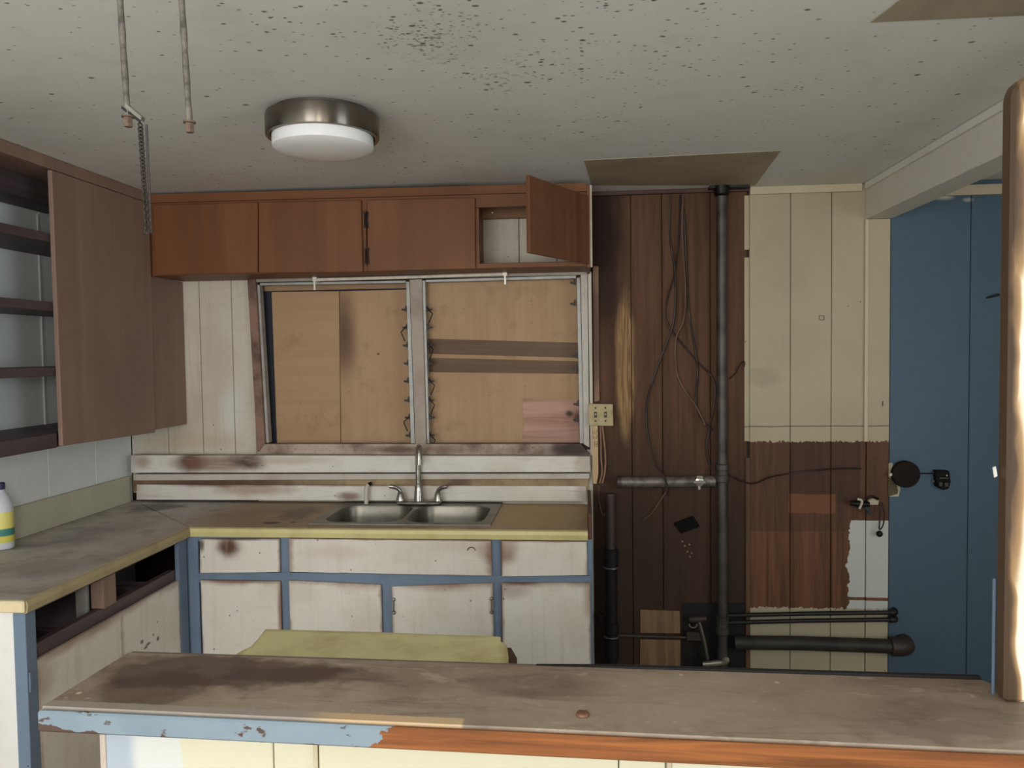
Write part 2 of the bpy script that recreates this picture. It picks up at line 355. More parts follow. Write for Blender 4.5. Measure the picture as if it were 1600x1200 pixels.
# cream planks, stripped in a wide ragged band
def torn_mat():
    m = M('cream_paint_torn_off_brown_planks')
    g = m.noise(1.0, 6, m.scaled((34, 30, 1.6)), 0.6, 0.8)
    wd = m.mix(m.rng(g, 0.3, 0.7), C8(82, 56, 42), C8(118, 80, 56))
    wd = m.mix(m.math('MULTIPLY', m.band(2, 0.916, 1.225, 0.003, 0.004, 20), m.math('MULTIPLY', m.band(0, 1.041, 1.381, 0.003, 0.002, 5), 0.55)), wd, C8(50, 36, 31))
    wd = m.mix(m.math('MULTIPLY', m.band(2, 0.768, 1.225, 0.004, 0.003, 10), 0.45), wd, C8(70, 50, 40))
    wd = m.mix(m.math('MULTIPLY', m.math('MULTIPLY', m.band(0, 1.028, 1.26, 0.006, 0.01, 14), m.band(2, 0.861, 0.958, 0.004, 0.008, 16)), 0.6), wd, C8(134, 86, 58))
    cr = m.mix(m.math('MULTIPLY', m.rng(m.noise(2.2, 5), 0.4, 0.72), 0.4), C8(176, 163, 137), C8(150, 135, 110))
    cr = m.mix(m.math('MULTIPLY', m.blob((0.911,3.98,1.55), (0.09, 1, 0.06), 0.6, 14), 0.35), cr, C8(140, 126, 104))
    cr = m.mix(m.math('MULTIPLY', m.rng(m.axis(2), 0.45, 0.55, 1, 0), 0.5), cr, C8(176, 168, 140))
    # long white scrap of paint left at right, painted bottom band
    top = m.band(2, 1.225, 3.0, 0.001, 0.02, 80)
    low = m.band(2, -1.0, 0.374, 0.001, 0.022, 60)
    box_ = m.math('MULTIPLY', m.band(0, 1.324, 3.0, 0.0015, 0.03, 24), m.band(2, -1, 0.826, 0.0015, 0.003, 30))
    ln = m.band(2, 0.419, 0.435, 0.001, 0.002, 30)
    box_ = m.math('MULTIPLY', box_, m.math('SUBTRACT', 1.0, ln))
    c = m.mix(m.math('MAXIMUM', top, low), wd, cr)
    c = m.mix(m.math('MULTIPLY', box_, m.math('SUBTRACT', 1.0, low)), c, C8(190, 192, 186))
    ck = m.math('MULTIPLY', m.band(0, 1.479, 1.486, 0.001, 0.002, 30), m.rng(m.noise(1, 3, m.scaled((10, 1, 9))), 0.5, 0.54))
    c = m.mix(m.math('MULTIPLY', m.math('MULTIPLY', ck, m.band(2, 1.24, 1.72, 0.02, 0.02, 8)), 0.85), c, C8(66, 52, 42))
    # hairline cracks and nail holes
    c = m.mix(m.math('MULTIPLY', m.band(2, 1.299, 1.306, 0.0008, 0.004, 9), 0.7), c, C8(90, 74, 60))
    v = m.n.new('ShaderNodeTexVoronoi'); m.l.new(m.co(), v.inputs['Vector']); v.inputs['Scale'].default_value = 16
    sx = m.n.new('ShaderNodeSeparateColor'); m.l.new(v.outputs['Color'], sx.inputs[0])
    k = m.math('MULTIPLY', m.rng(v.outputs['Distance'], 0.04, 0.08, 1, 0), m.math('LESS_THAN', sx.outputs[0], 0.07))
    c = m.mix(m.math('MULTIPLY', k, 0.7), c, C8(70, 58, 48))
    return m.done(c, 0.6, bump=m.math('ADD', m.math('MULTIPLY', m.math('MAXIMUM', top, low), 2.0), g), bstr=0.25, spec=0.2)
tm = torn_mat()
ex = [0.835, 1.037, 1.236, 1.406]
for a, b in zip(ex[:-1], ex[1:]): plank(a, b, 0.0, ZC-0.001, tm)
plank(0.81, 0.834, 1.227, 2.155, tm, y=YB-0.003, g=0, t=0.0028, name='paint_strip')
plank(0.81, 0.834, 2.194, 2.464, tm, y=YB-0.003, g=0, t=0.0028, name='paint_strip')
plank(1.406, 1.517, 0.0, 2.33, tm, y=YB-0.004, t=0.024)
sq = B(); c_ = (1.189,3.98,1.847)
for dx, dz, w_, h_ in ((-0.012, 0, 0.003, 0.022), (0.010, 0, 0.003, 0.022), (0, 0.010, 0.02, 0.003), (0, -0.012, 0.02, 0.003)): box(sq, c_[0]+dx-w_/2, c_[0]+dx+w_/2, YB-0.0025, YB-0.0003, c_[2]+dz-h_/2, c_[2]+dz+h_/2, b=0)
obj('wall_clip', sq, plain('dark_clip', C8(84, 76, 66), 0.6), wback, 'small dark square clip on the cream planks')
obj('ceiling_plate', BX(0.628, 0.822, YB-0.075, YB-0.023, ZC-0.014, ZC-0.0005), plain('black_plate', C8(34, 31, 30), 0.6), wback, 'black plate where the vertical pipe meets the ceiling')
# blue wall of the next room
blue_m = paint('dull_blue_wall_paint', C8(70, 90, 106), C8(62, 79, 94), 0.35, 2.0, rough=0.55, specks=0.01, speck_col=C8(40, 50, 60),
    stains=[((1.541,3.98,2.409), (0.05, 1, 0.02), C8(180, 180, 170), 0.0), ((1.767,3.98,2.427), (0.06, 1, 0.018), C8(200, 200, 190), 0.8), ((1.878,3.98,2.411), (0.03, 1, 0.012), C8(190, 190, 180), 0.6)])
ex = [1.518, 1.896, 2.27, 2.65, 3.03, 3.399]
for a, b in zip(ex[:-1], ex[1:]): plank(a, b, 0.0, ZC-0.001, blue_m, y=YB+0.002, t=0.018)
cream_m = paint('cream_trim_paint', C8(190, 178, 150), C8(164, 148, 120), 0.35, 3)
struct('trim_1', BX(0.836, 1.375, YB-0.018, YB-0.0005, 2.466, ZC-0.001), cream_m, 'cream crown strip above the cream planks')
struct('trim_2', BX(1.392, 1.41, YB-0.014, YB-0.0045, 1.225, 2.328), cream_m, 'thin vertical cream batten under the beam end')
struct('trim_3', BX(1.395, 1.525, 1.15, YB-0.006, 2.33, ZC-0.001, b=0.003), paint('beam_paint', C8(206, 202, 190), C8(176, 166, 148), 0.35, 1.6), 'off-white ceiling beam running towards the camera at right')
struct('trim_4', PR([(1.394, 3.955, ZC-0.001), (1.394, 1.2, ZC-0.001), (1.394, 1.2, ZC-0.032), (1.394, 3.955, ZC-0.032)], (-0.010, 0, 0), b=0.003), paint('strip_paint', C8(214, 212, 202), C8(184, 176, 160), 0.35, 3), 'narrow cream strip along the top of the ceiling beam')
struct('trim_5', BX(1.53, 3.399, YB-0.018, YB+0.0015, 2.431, 2.48), cream_m, 'cream crown strip at the top of the blue wall')

# ------------------------------------------------------------------ boarded louvre window
alu = paint('weathered_window_paint', C8(186, 178, 166), C8(120, 104, 90), 0.5, 7, rough=0.5, specks=0.05)
cas = paint('stained_casing_paint', C8(182, 164, 148), C8(96, 68, 56), 1.0, 5, specks=0.12,
    stains=[((-1.762,3.95,1.816), (0.12, 1, 0.75), C8(92, 66, 56), 0.85), ((-0.056,3.95,1.191), (0.17, 1, 0.06), SOOT, 1.0), ((-0.982,3.95,1.192), (0.2, 1, 0.03), C8(96, 66, 54), 0.9), ((-0.744,3.95,1.192), (0.12, 1, 0.03), C8(120, 88, 72), 0.7)])
grey = paint('dusty_rail_paint', C8(164, 154, 142), C8(126, 110, 96), 0.5, 5, stains=[((-0.896,3.945,2.108), (0.50, 1, 0.03), C8(66, 50, 44), 0.95, (0.1, 6.0, 0.3))])
FY = 3.945
bm = B()
prism(bm, [(-1.772,3.945,2.114),(-1.727,3.945,2.113),(-1.698,3.945,1.211),(-1.742,3.945,1.18)], (0, 0.034, 0))
win = struct('window_1', bm, paint('brown_stained_casing', C8(142, 110, 94), C8(76, 52, 44), 0.9, 9, specks=0.2), 'wide two-bay louvre window without its louvres, boarded with plywood behind')
obj('top_rail', PR([(-1.723,3.945,2.12),(0.025,3.945,2.126),(0.024,3.945,2.084),(-1.724,3.945,2.083)], (0, 0.034, 0)), grey, win)
obj('sill', PR([(-1.696,3.94,1.222),(-0.016,3.94,1.219),(0.029,3.94,1.163),(-1.74,3.94,1.171)], (0, 0.038, 0)), cas, win, 'soot-stained pale sill under both bays')
obj('jamb', PR([(-0.011,3.945,2.085),(0.024,3.945,2.084),(0.026,3.945,1.201),(-0.003,3.945,1.218)], (0, 0.034, 0)), alu, win)
obj('outer_strip', PR([(0.026,3.955,2.101),(0.044,3.955,2.101),(0.046,3.955,1.161),(0.031,3.955,1.161)], (0, 0.024, 0)), paint('pale_strip_paint', C8(200, 190, 172), C8(150, 132, 112), 0.4, 5), win)
obj('mullion', PR([(-0.897,3.95,2.079),(-0.833,3.95,2.081),(-0.825,3.95,1.219),(-0.883,3.95,1.219)], (0, 0.05, 0)), paint('pitted_mullion_paint', C8(170, 156, 142), C8(128, 106, 92), 0.5, 6, specks=0.22), win)
trk = plain('dull_aluminium', C8(168, 166, 160), 0.5, 0.3, 0.35, 14)
for q in ([(-1.735,3.965,2.071),(-1.714,3.965,2.071),(-1.685,3.965,1.226),(-1.71,3.965,1.226)], [(-0.921,3.965,2.071),(-0.901,3.965,2.07),(-0.888,3.965,1.221),(-0.91,3.965,1.221)], [(-0.835,3.965,2.075),(-0.819,3.965,2.075),(-0.811,3.965,1.221),(-0.824,3.965,1.221)], [(-0.031,3.965,2.071),(-0.013,3.965,2.071),(-0.003,3.965,1.219),(-0.023,3.965,1.219)]):
    obj('louver_track', PR(q, (0, 0.045, 0)), trk, win)
obj('head_track', PR([(-1.712,3.965,2.081),(-0.921,3.965,2.077),(-0.922,3.965,2.064),(-1.712,3.965,2.067)], (0, 0.045, 0)), trk, win)
obj('head_track', PR([(-0.816,3.965,2.078),(-0.034,3.965,2.084),(-0.034,3.965,2.068),(-0.816,3.965,2.065)], (0, 0.045, 0)), trk, win)
ply_st = [((-1.284,4.05,1.811), (0.085, 1, 0.30), C8(104, 76, 60), 0.95, (0.22, 5.0, 0.9))]
ply = wood('aged_plywood', C8(182, 150, 116), C8(168, 136, 103), 2, 0.7, 0.65, C8(160, 124, 92), 0.5, stains=ply_st, streak=0.8, specks=0.2)
ply2 = wood('aged_plywood_cross', C8(180, 147, 112), C8(168, 135, 100), 0, 0.7, 0.65, C8(164, 130, 98), 0.45, streak=0.7, specks=0.2)
ply3 = wood('reddish_bare_veneer', C8(190, 150, 132), C8(136, 96, 80), 0, 0.8, 0.65, C8(176, 134, 114), 0.3, streak=1.3,
    stains=[((-0.076,4.05,1.368), (0.03, 1, 0.022), SOOT, 0.9), ((-0.035,4.05,1.354), (0.03, 1, 0.05), C8(90, 50, 38), 0.8)])
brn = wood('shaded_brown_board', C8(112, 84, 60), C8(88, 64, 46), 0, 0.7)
dk = plain('dark_gap', C8(40, 44, 52), 0.7)
obj('light_stop_board', BX(WX0, WX1, YB+0.092, YB+0.105, WZ0-0.05, WZ1+0.05, b=0), dk, win)  # added dark backing so no sky light leaks between the boards
PB = 4.046
obj('plywood_board', PR([(-1.683,4.046,2.039),(-1.307,4.046,2.035),(-1.317,4.046,1.191),(-1.673,4.046,1.192)], (0, 0.012, 0)), ply2, win)
obj('plywood_board', PR([(-1.304,4.046,2.035),(-0.899,4.046,2.037),(-0.894,4.046,1.19),(-1.314,4.046,1.191)], (0, 0.012, 0)), ply, win, 'plywood board with a dark smoke streak')
obj('top_board', PR([(-1.722,4.04,2.095),(-0.897,4.04,2.091),(-0.898,4.04,2.043),(-1.724,4.04,2.043)], (0, 0.016, 0)), wood('grey_brown_board', C8(168, 136, 102), C8(140, 110, 84), 0, 0.7), win)
obj('side_gap_board', PR([(-1.767,4.06,2.098),(-1.63,4.06,2.095),(-1.635,4.06,1.179),(-1.763,4.06,1.179)], (0, 0.012, 0)), dk, win, 'dark blue-black strip at the left of the plywood')
obj('plywood_board', PR([(-0.864,4.046,2.09),(-0.008,4.046,2.088),(-0.012,4.046,1.738),(-0.869,4.046,1.774)], (0, 0.012, 0)), ply, win)
obj('plywood_board', PR([(-0.873,4.046,1.596),(-0.006,4.046,1.577),(0.003,4.046,1.189),(-0.88,4.046,1.19)], (0, 0.012, 0)), ply, win)
obj('torn_veneer', PR([(-0.321,4.045,1.448),(-0.21,4.045,1.44),(-0.014,4.045,1.439),(-0.003,4.045,1.189),(-0.321,4.045,1.19),(-0.327,4.045,1.254),(-0.316,4.045,1.322),(-0.322,4.045,1.39)], (0, -0.003, 0), b=0), ply3, win, 'reddish patch where the plywood face has torn away')
obj('cross_board', PR([(-0.872,4.06,1.798),(-0.005,4.06,1.765),(-0.006,4.06,1.651),(-0.874,4.06,1.682)], (0, 0.012, 0)), brn, win)
obj('cross_board', PR([(-0.874,4.06,1.682),(-0.006,4.06,1.647),(-0.007,4.06,1.55),(-0.876,4.06,1.572)], (0, 0.012, 0)), brn, win)
obj('lip_board', PR([(-0.872,4.052,1.695),(-0.006,4.052,1.661),(-0.006,4.052,1.641),(-0.873,4.052,1.672)], (0, 0.02, 0)), ply, win)
clip_m = plain('black_louver_clip', C8(40, 34, 32), 0.5, 0.3)
def clip(px, mirror, jag):
    x, y, z = px; s = -1 if mirror else 1
    bm = B()
    prism(bm, [(x, y, z), (x+s*0.028, y, z+0.008), (x+s*0.028, y, z+0.016), (x+s*0.011, y, z+0.016), (x+s*0.006, y, z+0.032), (x, y, z+0.032)], (0, 0.012, 0), b=0)
    if jag:
        tube(bm, [(x+s*0.004, y, z+0.020), (x+s*0.034, y-0.004, z-0.012), (x+s*0.014, y-0.006, z-0.06)], 0.0034, 6)
    obj('louver_clip', bm, clip_m, win)
for i, p in enumerate([(-0.915,3.968,1.914),(-0.913,3.968,1.82),(-0.912,3.968,1.726),(-0.91,3.968,1.632),(-0.912,3.968,1.538),(-0.91,3.968,1.437),(-0.908,3.968,1.346),(-0.907,3.968,1.251)]): clip((p[0]-0.004, p[1], p[2]), True, i in (1, 6))
for i, p in enumerate([(-0.82,3.968,1.912),(-0.818,3.968,1.819),(-0.819,3.968,1.725),(-0.818,3.968,1.631),(-0.816,3.968,1.537),(-0.818,3.968,1.436),(-0.816,3.968,1.345),(-0.818,3.968,1.251)]): clip((p[0]+0.004, p[1], p[2]), False, i in (0, 2, 4, 5, 7))
for i, p in enumerate([(-0.035,3.968,2.036),(-0.036,3.968,1.928),(-0.029,3.968,1.658),(-0.029,3.968,1.593),(-0.024,3.968,1.411),(-0.025,3.968,1.328)]): clip((p[0]-0.002, p[1], p[2]), True, False)

# curtain rod hooked to the top rail
rod_m = plain('cream_enamelled_metal', C8(232, 224, 208), 0.35, 0.2, 0.3, 30)
cr = thing('curtain_rod', 'thin cream curtain rod on two hooks across the top of the boarded window', 'curtain rod', (-0.886,3.9,2.084))
obj('rod', TU([(-1.38,3.9,2.085), (-0.886,3.9,2.087), (-0.396,3.9,2.092)], 0.0085, 8), rod_m, cr, smooth=40)
for c in ((-1.387,3.9,2.085), (-0.393,3.9,2.092)):
    bm = B(); box(bm, c[0]-0.011, c[0]+0.011, c[1]-0.008, 3.944, c[2]-0.01, c[2]+0.026); box(bm, c[0]-0.004, c[0]+0.006, c[1]-0.012, c[1]-0.004, c[2]-0.055, c[2])
    obj('bracket', bm, rod_m, cr)

# ------------------------------------------------------------------ upper cabinets
def cabw(name, along, **k): k.setdefault('streak', 0.7); return wood(name, C8(130, 84, 51), C8(111, 70, 42), along, 0.5, 0.5, C8(100, 58, 35), 0.4, bands=0.4, **k)
W_door = cabw('varnished_cabinet_door', 2); W_rail = cabw('varnished_cabinet_rail', 0)
W_in = wood('cabinet_inside_wood', C8(150, 112, 78), C8(120, 86, 58), 0, 0.7)
black = plain('black_iron', C8(30, 27, 26), 0.45, 0.6)
UY = 3.66; UZ0 = 2.098; UXL = -2.146
ub = thing('wall_cabinet', 'long low brown wall cabinet above the window with its right-hand door swung open', 'cabinet', (-1.05, 3.82, UZ0))
bm = B(); box(bm, UXL+0.002, 0.038, UY, 3.977, UZ0, UZ0+0.016)
obj('bottom_panel', bm, W_rail, ub)
obj('top_fascia', PR([(-2.134,3.645,2.497),(0.023,3.645,2.483),(0.023,3.645,2.442),(-2.136,3.645,2.455)], (0, 0.018, 0)), W_rail, ub)
bm = B(); box(bm, UXL+0.002, 0.020, UY, UY+0.018, 2.385, 2.47)
for x in (UXL+0.005, -1.075, -0.525):
    box(bm, x, x+0.035, UY, UY+0.018, UZ0+0.017, 2.384)
obj('face_frame', bm, W_rail, ub)
obj('bottom_rail', BX(UXL+0.002, 0.020, UY-0.001, UY+0.018, UZ0-0.002, UZ0+0.022), W_rail, ub)
obj('side_panel', PR([(0.021, 3.64, UZ0-0.01), (0.036, 3.64, UZ0-0.01), (0.036, 3.64, 2.47), (0.021, 3.64, 2.47)], (0, 0.337, 0)), W_door, ub)
obj('side_edge_trim', BX(0.0365, 0.046, 3.64, 3.652, UZ0-0.01, 2.47), paint('cream_edge', C8(190, 178, 156), C8(130, 104, 80), 0.5, 9), ub, 'thin cream painted edge at the right end')
obj('back_rail', BX(-0.52, 0.02, 3.945, 3.977, 2.381, 2.456), W_in, ub)
obj('divider_panel', BX(-0.527, -0.511, UY+0.019, 3.976, UZ0+0.017, 2.47), W_in, ub)
sc = LA([(0.0, -0.004), (0.004, -0.003), (0.0045, 0)], (-0.459,3.944,2.412), 'Y', 10)
obj('screw_head', sc, plain('bright_steel', C8(220, 220, 215), 0.3, 0.7), ub)
doors = ([(-2.109,3.641,2.444),(-1.572,3.641,2.44),(-1.582,3.641,2.099),(-2.105,3.641,2.098)], [(-1.568,3.641,2.44),(-1.058,3.641,2.435),(-1.056,3.641,2.09),(-1.577,3.641,2.099)], [(-1.029,3.641,2.434),(-0.505,3.641,2.429),(-0.507,3.641,2.093),(-1.033,3.641,2.093)])
dr = []
for q in doors:
    dr.append(obj('door', PR(q, (0, 0.018, 0), b=0.003), W_door, ub))
# fourth door: hinged at the right end, open about two thirds
bm = B(); DW = 0.535; box(bm, -DW, 0, -0.018, 0, UZ0+0.004, 2.420, b=0.003)
ang = math.radians(62.0)
bmesh.ops.transform(bm, matrix=Matrix.Translation((0.020, UY-0.003, 0)) @ Matrix.Rotation(ang, 4, 'Z'), verts=bm.verts[:])
od = obj('door', bm, wood('shaded_open_door', C8(122, 80, 54), C8(100, 64, 44), 2, 0.5, 0.45, C8(92, 60, 42), 0.4, bands=0.4), ub, 'door standing open towards the camera')  # darker copy of the door wood, shade of the turned face in its colour
def hinge(c, parent):
    x, y, z = c; bm = B()
    for s in (-1, 1):
        prism(bm, [(x+s*0.003, y, z-0.016), (x+s*0.005, y, z-0.036), (x+s*0.012, y, z-0.040), (x+s*0.010, y, z-0.02), (x+s*0.0085, y, z), (x+s*0.010, y, z+0.02), (x+s*0.012, y, z+0.040), (x+s*0.005, y, z+0.036), (x+s*0.003, y, z+0.016)], (0, -0.004, 0), b=0)
    tube(bm, [(x-0.007, y-0.003, z-0.03), (x-0.007, y-0.003, z+0.03)], 0.003, 8)
    obj('hinge', bm, black, parent, 'black butterfly hinge')
hinge((-1.033,3.64,2.338), ub); hinge((-1.033,3.64,2.166), ub)

# tall corner cabinet on the left wall
lstain = [((-2.13,3.184,2.413), (0.3, 0.4, 0.5), C8(110, 80, 72), 0.3)]
W_left = wood('dark_varnished_door', C8(152, 124, 110), C8(136, 110, 97), 2, 0.45, 0.5, C8(124, 100, 93), 0.5, streak=0.8, bands=0.25, stains=[((-2.128,3.405,1.353), (0.3, 0.12, 0.03), C8(150, 136, 122), 0.6)])
W_lin = wood('dark_shelf_wood', C8(92, 78, 78), C8(72, 60, 62), 1, 0.6, 0.5)
LZ0 = 1.322
lc = thing('wall_cabinet', 'tall dark brown corner wall cabinet on the left with open shelves beside one big door', 'cabinet', (-2.3, 2.9, LZ0))
YN = 1.9
obj('crown_rail', BX(XL+0.002, -2.128, YN, 3.640, 2.455, ZC-0.002), W_left, lc)
obj('door', PR([(-2.145, 2.947, LZ0+0.012), (-2.145, 3.632, LZ0-0.004), (-2.145, 3.640, 2.452), (-2.145, 2.940, 2.452)], (0.019, 0, 0), b=0.003), W_left, lc, 'big plain brown door')
obj('corner_panel', PR([(-2.147, 3.636, LZ0+0.006), (-2.147, 3.976, LZ0+0.006), (-2.147, 3.976, 2.094), (-2.147, 3.66, 2.094), (-2.147, 3.66, 2.45), (-2.147, 3.636, 2.45)], (-0.018, 0, 0)), W_left, lc, 'brown filler panel in the corner under the low cabinet')
obj('bottom_panel', BX(XL+0.002, -2.166, YN, 3.976, LZ0+0.006, 1.391), W_lin, lc)
obj('end_panel', BX(XL+0.002, -2.15, YN-0.018, YN-0.001, LZ0+0.006, ZC-0.002), W_lin, lc)
obj('bottom_rail', BX(-2.165, -2.147, YN, 2.944, LZ0+0.006, 1.388), W_lin, lc)
obj('top_rail', BX(-2.46, -2.30, YN, 3.60, 2.36, 2.454), W_lin, lc)
for zt in (2.2, 1.922, 1.657):
    obj('shelf', BX(XL+0.003, -2.15, YN, 3.60, zt-0.036, zt), W_lin, lc)
obj('back_batten', BX(XL+0.0015, XL+0.006, 3.309-0.006, 3.309+0.006, LZ0+0.03, 2.35), wl_m, lc)

# ------------------------------------------------------------------ base cabinets
CZ = 0.87
bl = paint('dull_blue_frame_paint', C8(112, 128, 148), C8(88, 102, 122), 0.45, 6, specks=0.02)
wh_st = [((-1.623,3.34,0.821), (0.06, 1, 0.05), SOOT, 1.0), ((-1.62,3.34,0.818), (0.085, 1, 0.07), RUST, 0.45), ((-1.754,3.34,0.828), (0.02, 1, 0.04), SOOT, 0.85),
  ((-1.382,3.34,0.544), (0.022, 1, 0.2), C8(120, 80, 58), 0.85), ((-0.41,3.34,0.814), (0.075, 1, 0.06), C8(130, 92, 68), 0.7), ((-0.362,3.34,0.814), (0.08, 1, 0.07), C8(130, 92, 68), 0.75), ((-0.492,3.34,0.842), (0.25, 1, 0.05), C8(190, 168, 148), 0.5),
  ((-0.29,3.34,0.678), (0.10, 1, 0.016), SOOT, 0.9), ((-0.324,3.34,0.649), (0.10, 1, 0.05), RUST, 0.4), ((-1.019,3.34,0.664), (0.16, 1, 0.04), C8(170, 136, 112), 0.5), ((-0.639,3.34,0.664), (0.28, 1, 0.04), C8(150, 112, 90), 0.6), ((0.016,3.34,0.612), (0.03, 1, 0.12), C8(150, 116, 92), 0.6),
  ((-1.134,3.34,0.806), (0.2, 1, 0.05), C8(190, 168, 150), 0.4), ((-1.588,3.34,0.665), (0.22, 1, 0.012), C8(100, 70, 54), 0.8), ((-1.582,3.34,0.857), (0.22, 1, 0.008), C8(90, 64, 50), 0.8), ((-0.18,3.34,0.865), (0.2, 1, 0.01), C8(130, 98, 76), 0.6)]
wh = paint('chipped_white_door_paint', C8(220, 213, 202), C8(194, 180, 162), 0.45, 4, specks=0.16, edge=0.7, streaks=0.3, stains=wh_st, org=(-0.9, 3.65, 0))
def low(q, z): return [(p[0], p[1], min(p[2], z)) for p in q]
sb = thing('base_cabinet', 'sink base cabinet with chipped white doors in a blue frame', 'cabinet', (-0.9, 3.65, 0))
bm = B()
for q in ([(-1.388,3.36,0.868),(-1.346,3.36,0.869),(-1.338,3.36,0.211),(-1.375,3.36,0.21)], [(-0.417,3.36,0.877),(-0.374,3.36,0.878),(-0.354,3.36,0.237),(-0.392,3.36,0.236)], [(-0.918,3.36,0.677),(-0.871,3.36,0.678),(-0.85,3.36,0.224),(-0.9,3.36,0.222)], [(0.008,3.36,0.881),(0.03,3.36,0.882),(0.047,3.36,0.248),(0.027,3.36,0.247)]):
    q = low(q, CZ-0.001)
    prism(bm, [q[0], q[1], (q[1][0], 3.36, 0.0), (q[0][0], 3.36, 0.0)], (0, 0.02, 0), b=0.001)
prism(bm, low([(-1.836,3.358,0.865),(0.03,3.358,0.882),(0.03,3.358,0.859),(-1.837,3.358,0.841)], CZ-0.001), (0, 0.022, 0), b=0.001)
obj('face_frame', bm, bl, sb)
obj('middle_rail', PR([(-1.794,3.356,0.693),(-1.351,3.356,0.702),(-0.411,3.356,0.703),(0.026,3.356,0.707),(0.025,3.356,0.667),(-0.411,3.356,0.657),(-0.888,3.356,0.641),(-1.352,3.356,0.657),(-1.795,3.356,0.651)], (0, 0.0225, 0), b=0.001), bl, sb)
obj('corner_stile', PR([(-1.84, 3.353, 0), (-1.775, 3.353, 0), (-1.775, 3.353, CZ-0.001), (-1.84, 3.353, CZ-0.001)], (0, 0.04, 0)), bl, sb, 'wide blue corner post')
bm = B(); box(bm, -1.80, 0.02, 3.3825, 3.40, 0.02, CZ-0.001); obj('back_board', bm, dk, sb)
for q in ([(-1.76,3.342,0.857),(-1.382,3.342,0.861),(-1.383,3.342,0.708),(-1.765,3.342,0.697)], [(-1.34,3.342,0.873),(-0.414,3.342,0.876),(-0.413,3.342,0.704),(-1.34,3.342,0.709)], [(-0.371,3.342,0.865),(0.007,3.342,0.869),(0.01,3.342,0.713),(-0.37,3.342,0.702)]):
    obj('drawer_front', PR(low(q, 0.8625), (0, 0.0155, 0), b=0.002), wh, sb)
def dpoly(q): return [q[0], q[1], (q[1][0]+0.002, q[1][1], 0.06), (q[0][0]+0.002, q[0][1], 0.06)]
ds = []
for q in ([(-1.763,3.342,0.666),(-1.383,3.342,0.667)], [(-1.344,3.342,0.671),(-0.915,3.342,0.657)], [(-0.868,3.342,0.649),(-0.409,3.342,0.673)], [(-0.371,3.342,0.674),(0.02,3.342,0.679)]):
    ds.append(obj('door', PR(dpoly(q), (0, 0.0135, 0), b=0.002), wh, sb))
steel = plain('tarnished_steel', C8(150, 146, 138), 0.35, 0.8, 0.5, 30)
def pull(c):
    x, y, z = c; bm = B()
    tube(bm, [(x, y-0.008, z-0.026), (x, y-0.010, z), (x, y-0.008, z+0.026)], 0.0035, 6)
    for s in (-1, 1): lathe(bm, [(0.009, 0), (0.009, -0.004), (0.0065, -0.010), (0, -0.012)], (x, y, z+s*0.03), 'Y', 10)
    return bm
for c in ((-0.858,3.342,0.562), (-0.416,3.342,0.572)): obj('pull', pull(c), steel, ds[2], 'small tarnished door pull', 40)
bm = B(); c = Vector((-0.502,3.342,0.818)); tube(bm, [c + Vector((0.017*math.cos(a*PI/8), -0.003, 0.015*math.sin(a*PI/8))) for a in range(9)], 0.002, 6)
obj('hook', bm, plain('rusty_wire', C8(90, 66, 50), 0.6, 0.4), sb)
obj('hinge', BX(0.008+0.004, 0.008+0.012, 3.353, 3.359, 0.555, 0.62), black, sb, 'small dark hinge at the right edge')
obj('side_panel', BX(0.008, 0.022, 3.382, 3.93, 0.0, CZ-0.001), bl, sb)
obj('end_board', BX(0.0135, 0.030, 3.345, 3.925, CZ+0.001, 0.985), wood('reddish_end_board', C8(104, 66, 50), C8(74, 48, 38), 1), sb, 'reddish brown board closing the right end of the worktop')

# left base cabinet with its drawers missing
LXF = -1.82
lb_st = [(p, (1, a, b), C8(60, 56, 50), 0.9) for p, a, b in (((-1.82,2.961,0.522), 0.012, 0.010), ((-1.82,3.006,0.496), 0.02, 0.007), ((-1.82,3.079,0.491), 0.014, 0.014), ((-1.82,2.987,0.488), 0.016, 0.006), ((-1.82,3.046,0.52), 0.008, 0.006), ((-1.82,3.078,0.563), 0.005, 0.006))] + [ ((-1.8,2.64,0.699), (1, 0.3, 0.05), C8(150, 118, 96), 0.5), ((-1.8,2.335,0.617), (1, 0.12, 0.12), C8(150, 120, 98), 0.6)]
whl = paint('grubby_white_panel_paint', C8(226, 222, 212), C8(196, 182, 166), 0.5, 3, specks=0.08, edge=0.5, eax=(1, 2), streaks=0.35, stains=lb_st, org=(-2.1, 2.85, 0))
lb = thing('base_cabinet', 'left base cabinet with two empty drawer openings over white panels', 'cabinet', (-2.1, 2.85, 0))
obj('end_panel', BX(XL+0.003, LXF-0.045, 2.316, 2.334, 0, CZ-0.001), paint('white_end_paint', C8(232, 230, 226), C8(205, 196, 184), 0.3, 3), lb, 'bright white end panel facing the camera')
obj('corner_stile', BX(LXF-0.043, LXF, 2.312, 2.36, 0, CZ-0.001), bl, lb, 'blue corner post at the near end')
obj('far_stile', BX(LXF-0.02, LXF, 3.265, 3.333, 0, CZ-0.001), bl, lb, 'blue corner post beside the sink cabinet')
ys = 2.833
for a, b in ((2.362, ys), (ys, 3.263)):
    obj('door', BX(LXF-0.018, LXF-0.001, a+0.0015, b-0.0015, 0.05, 0.708-0.02, b=0.002), whl, lb)
hy = 2.323
obj('hinge', BX(LXF+0.0002, LXF+0.005, hy-0.006, hy+0.008, 0.597, 0.664), bl, lb, 'painted-over hinge on the near corner post')
obj('front_rail', BX(LXF-0.05, LXF-0.02, 2.362, 3.263, 0.655, 0.735), wood('purple_brown_rail', C8(98, 82, 82), C8(74, 62, 64), 1), lb, 'dark rail under the drawer openings')
obj('drawer_floor', BX(XL+0.03, LXF-0.052, 2.362, 3.263, 0.665, 0.68), plain('dusty_inside_board', C8(150, 134, 140), 0.7), lb)
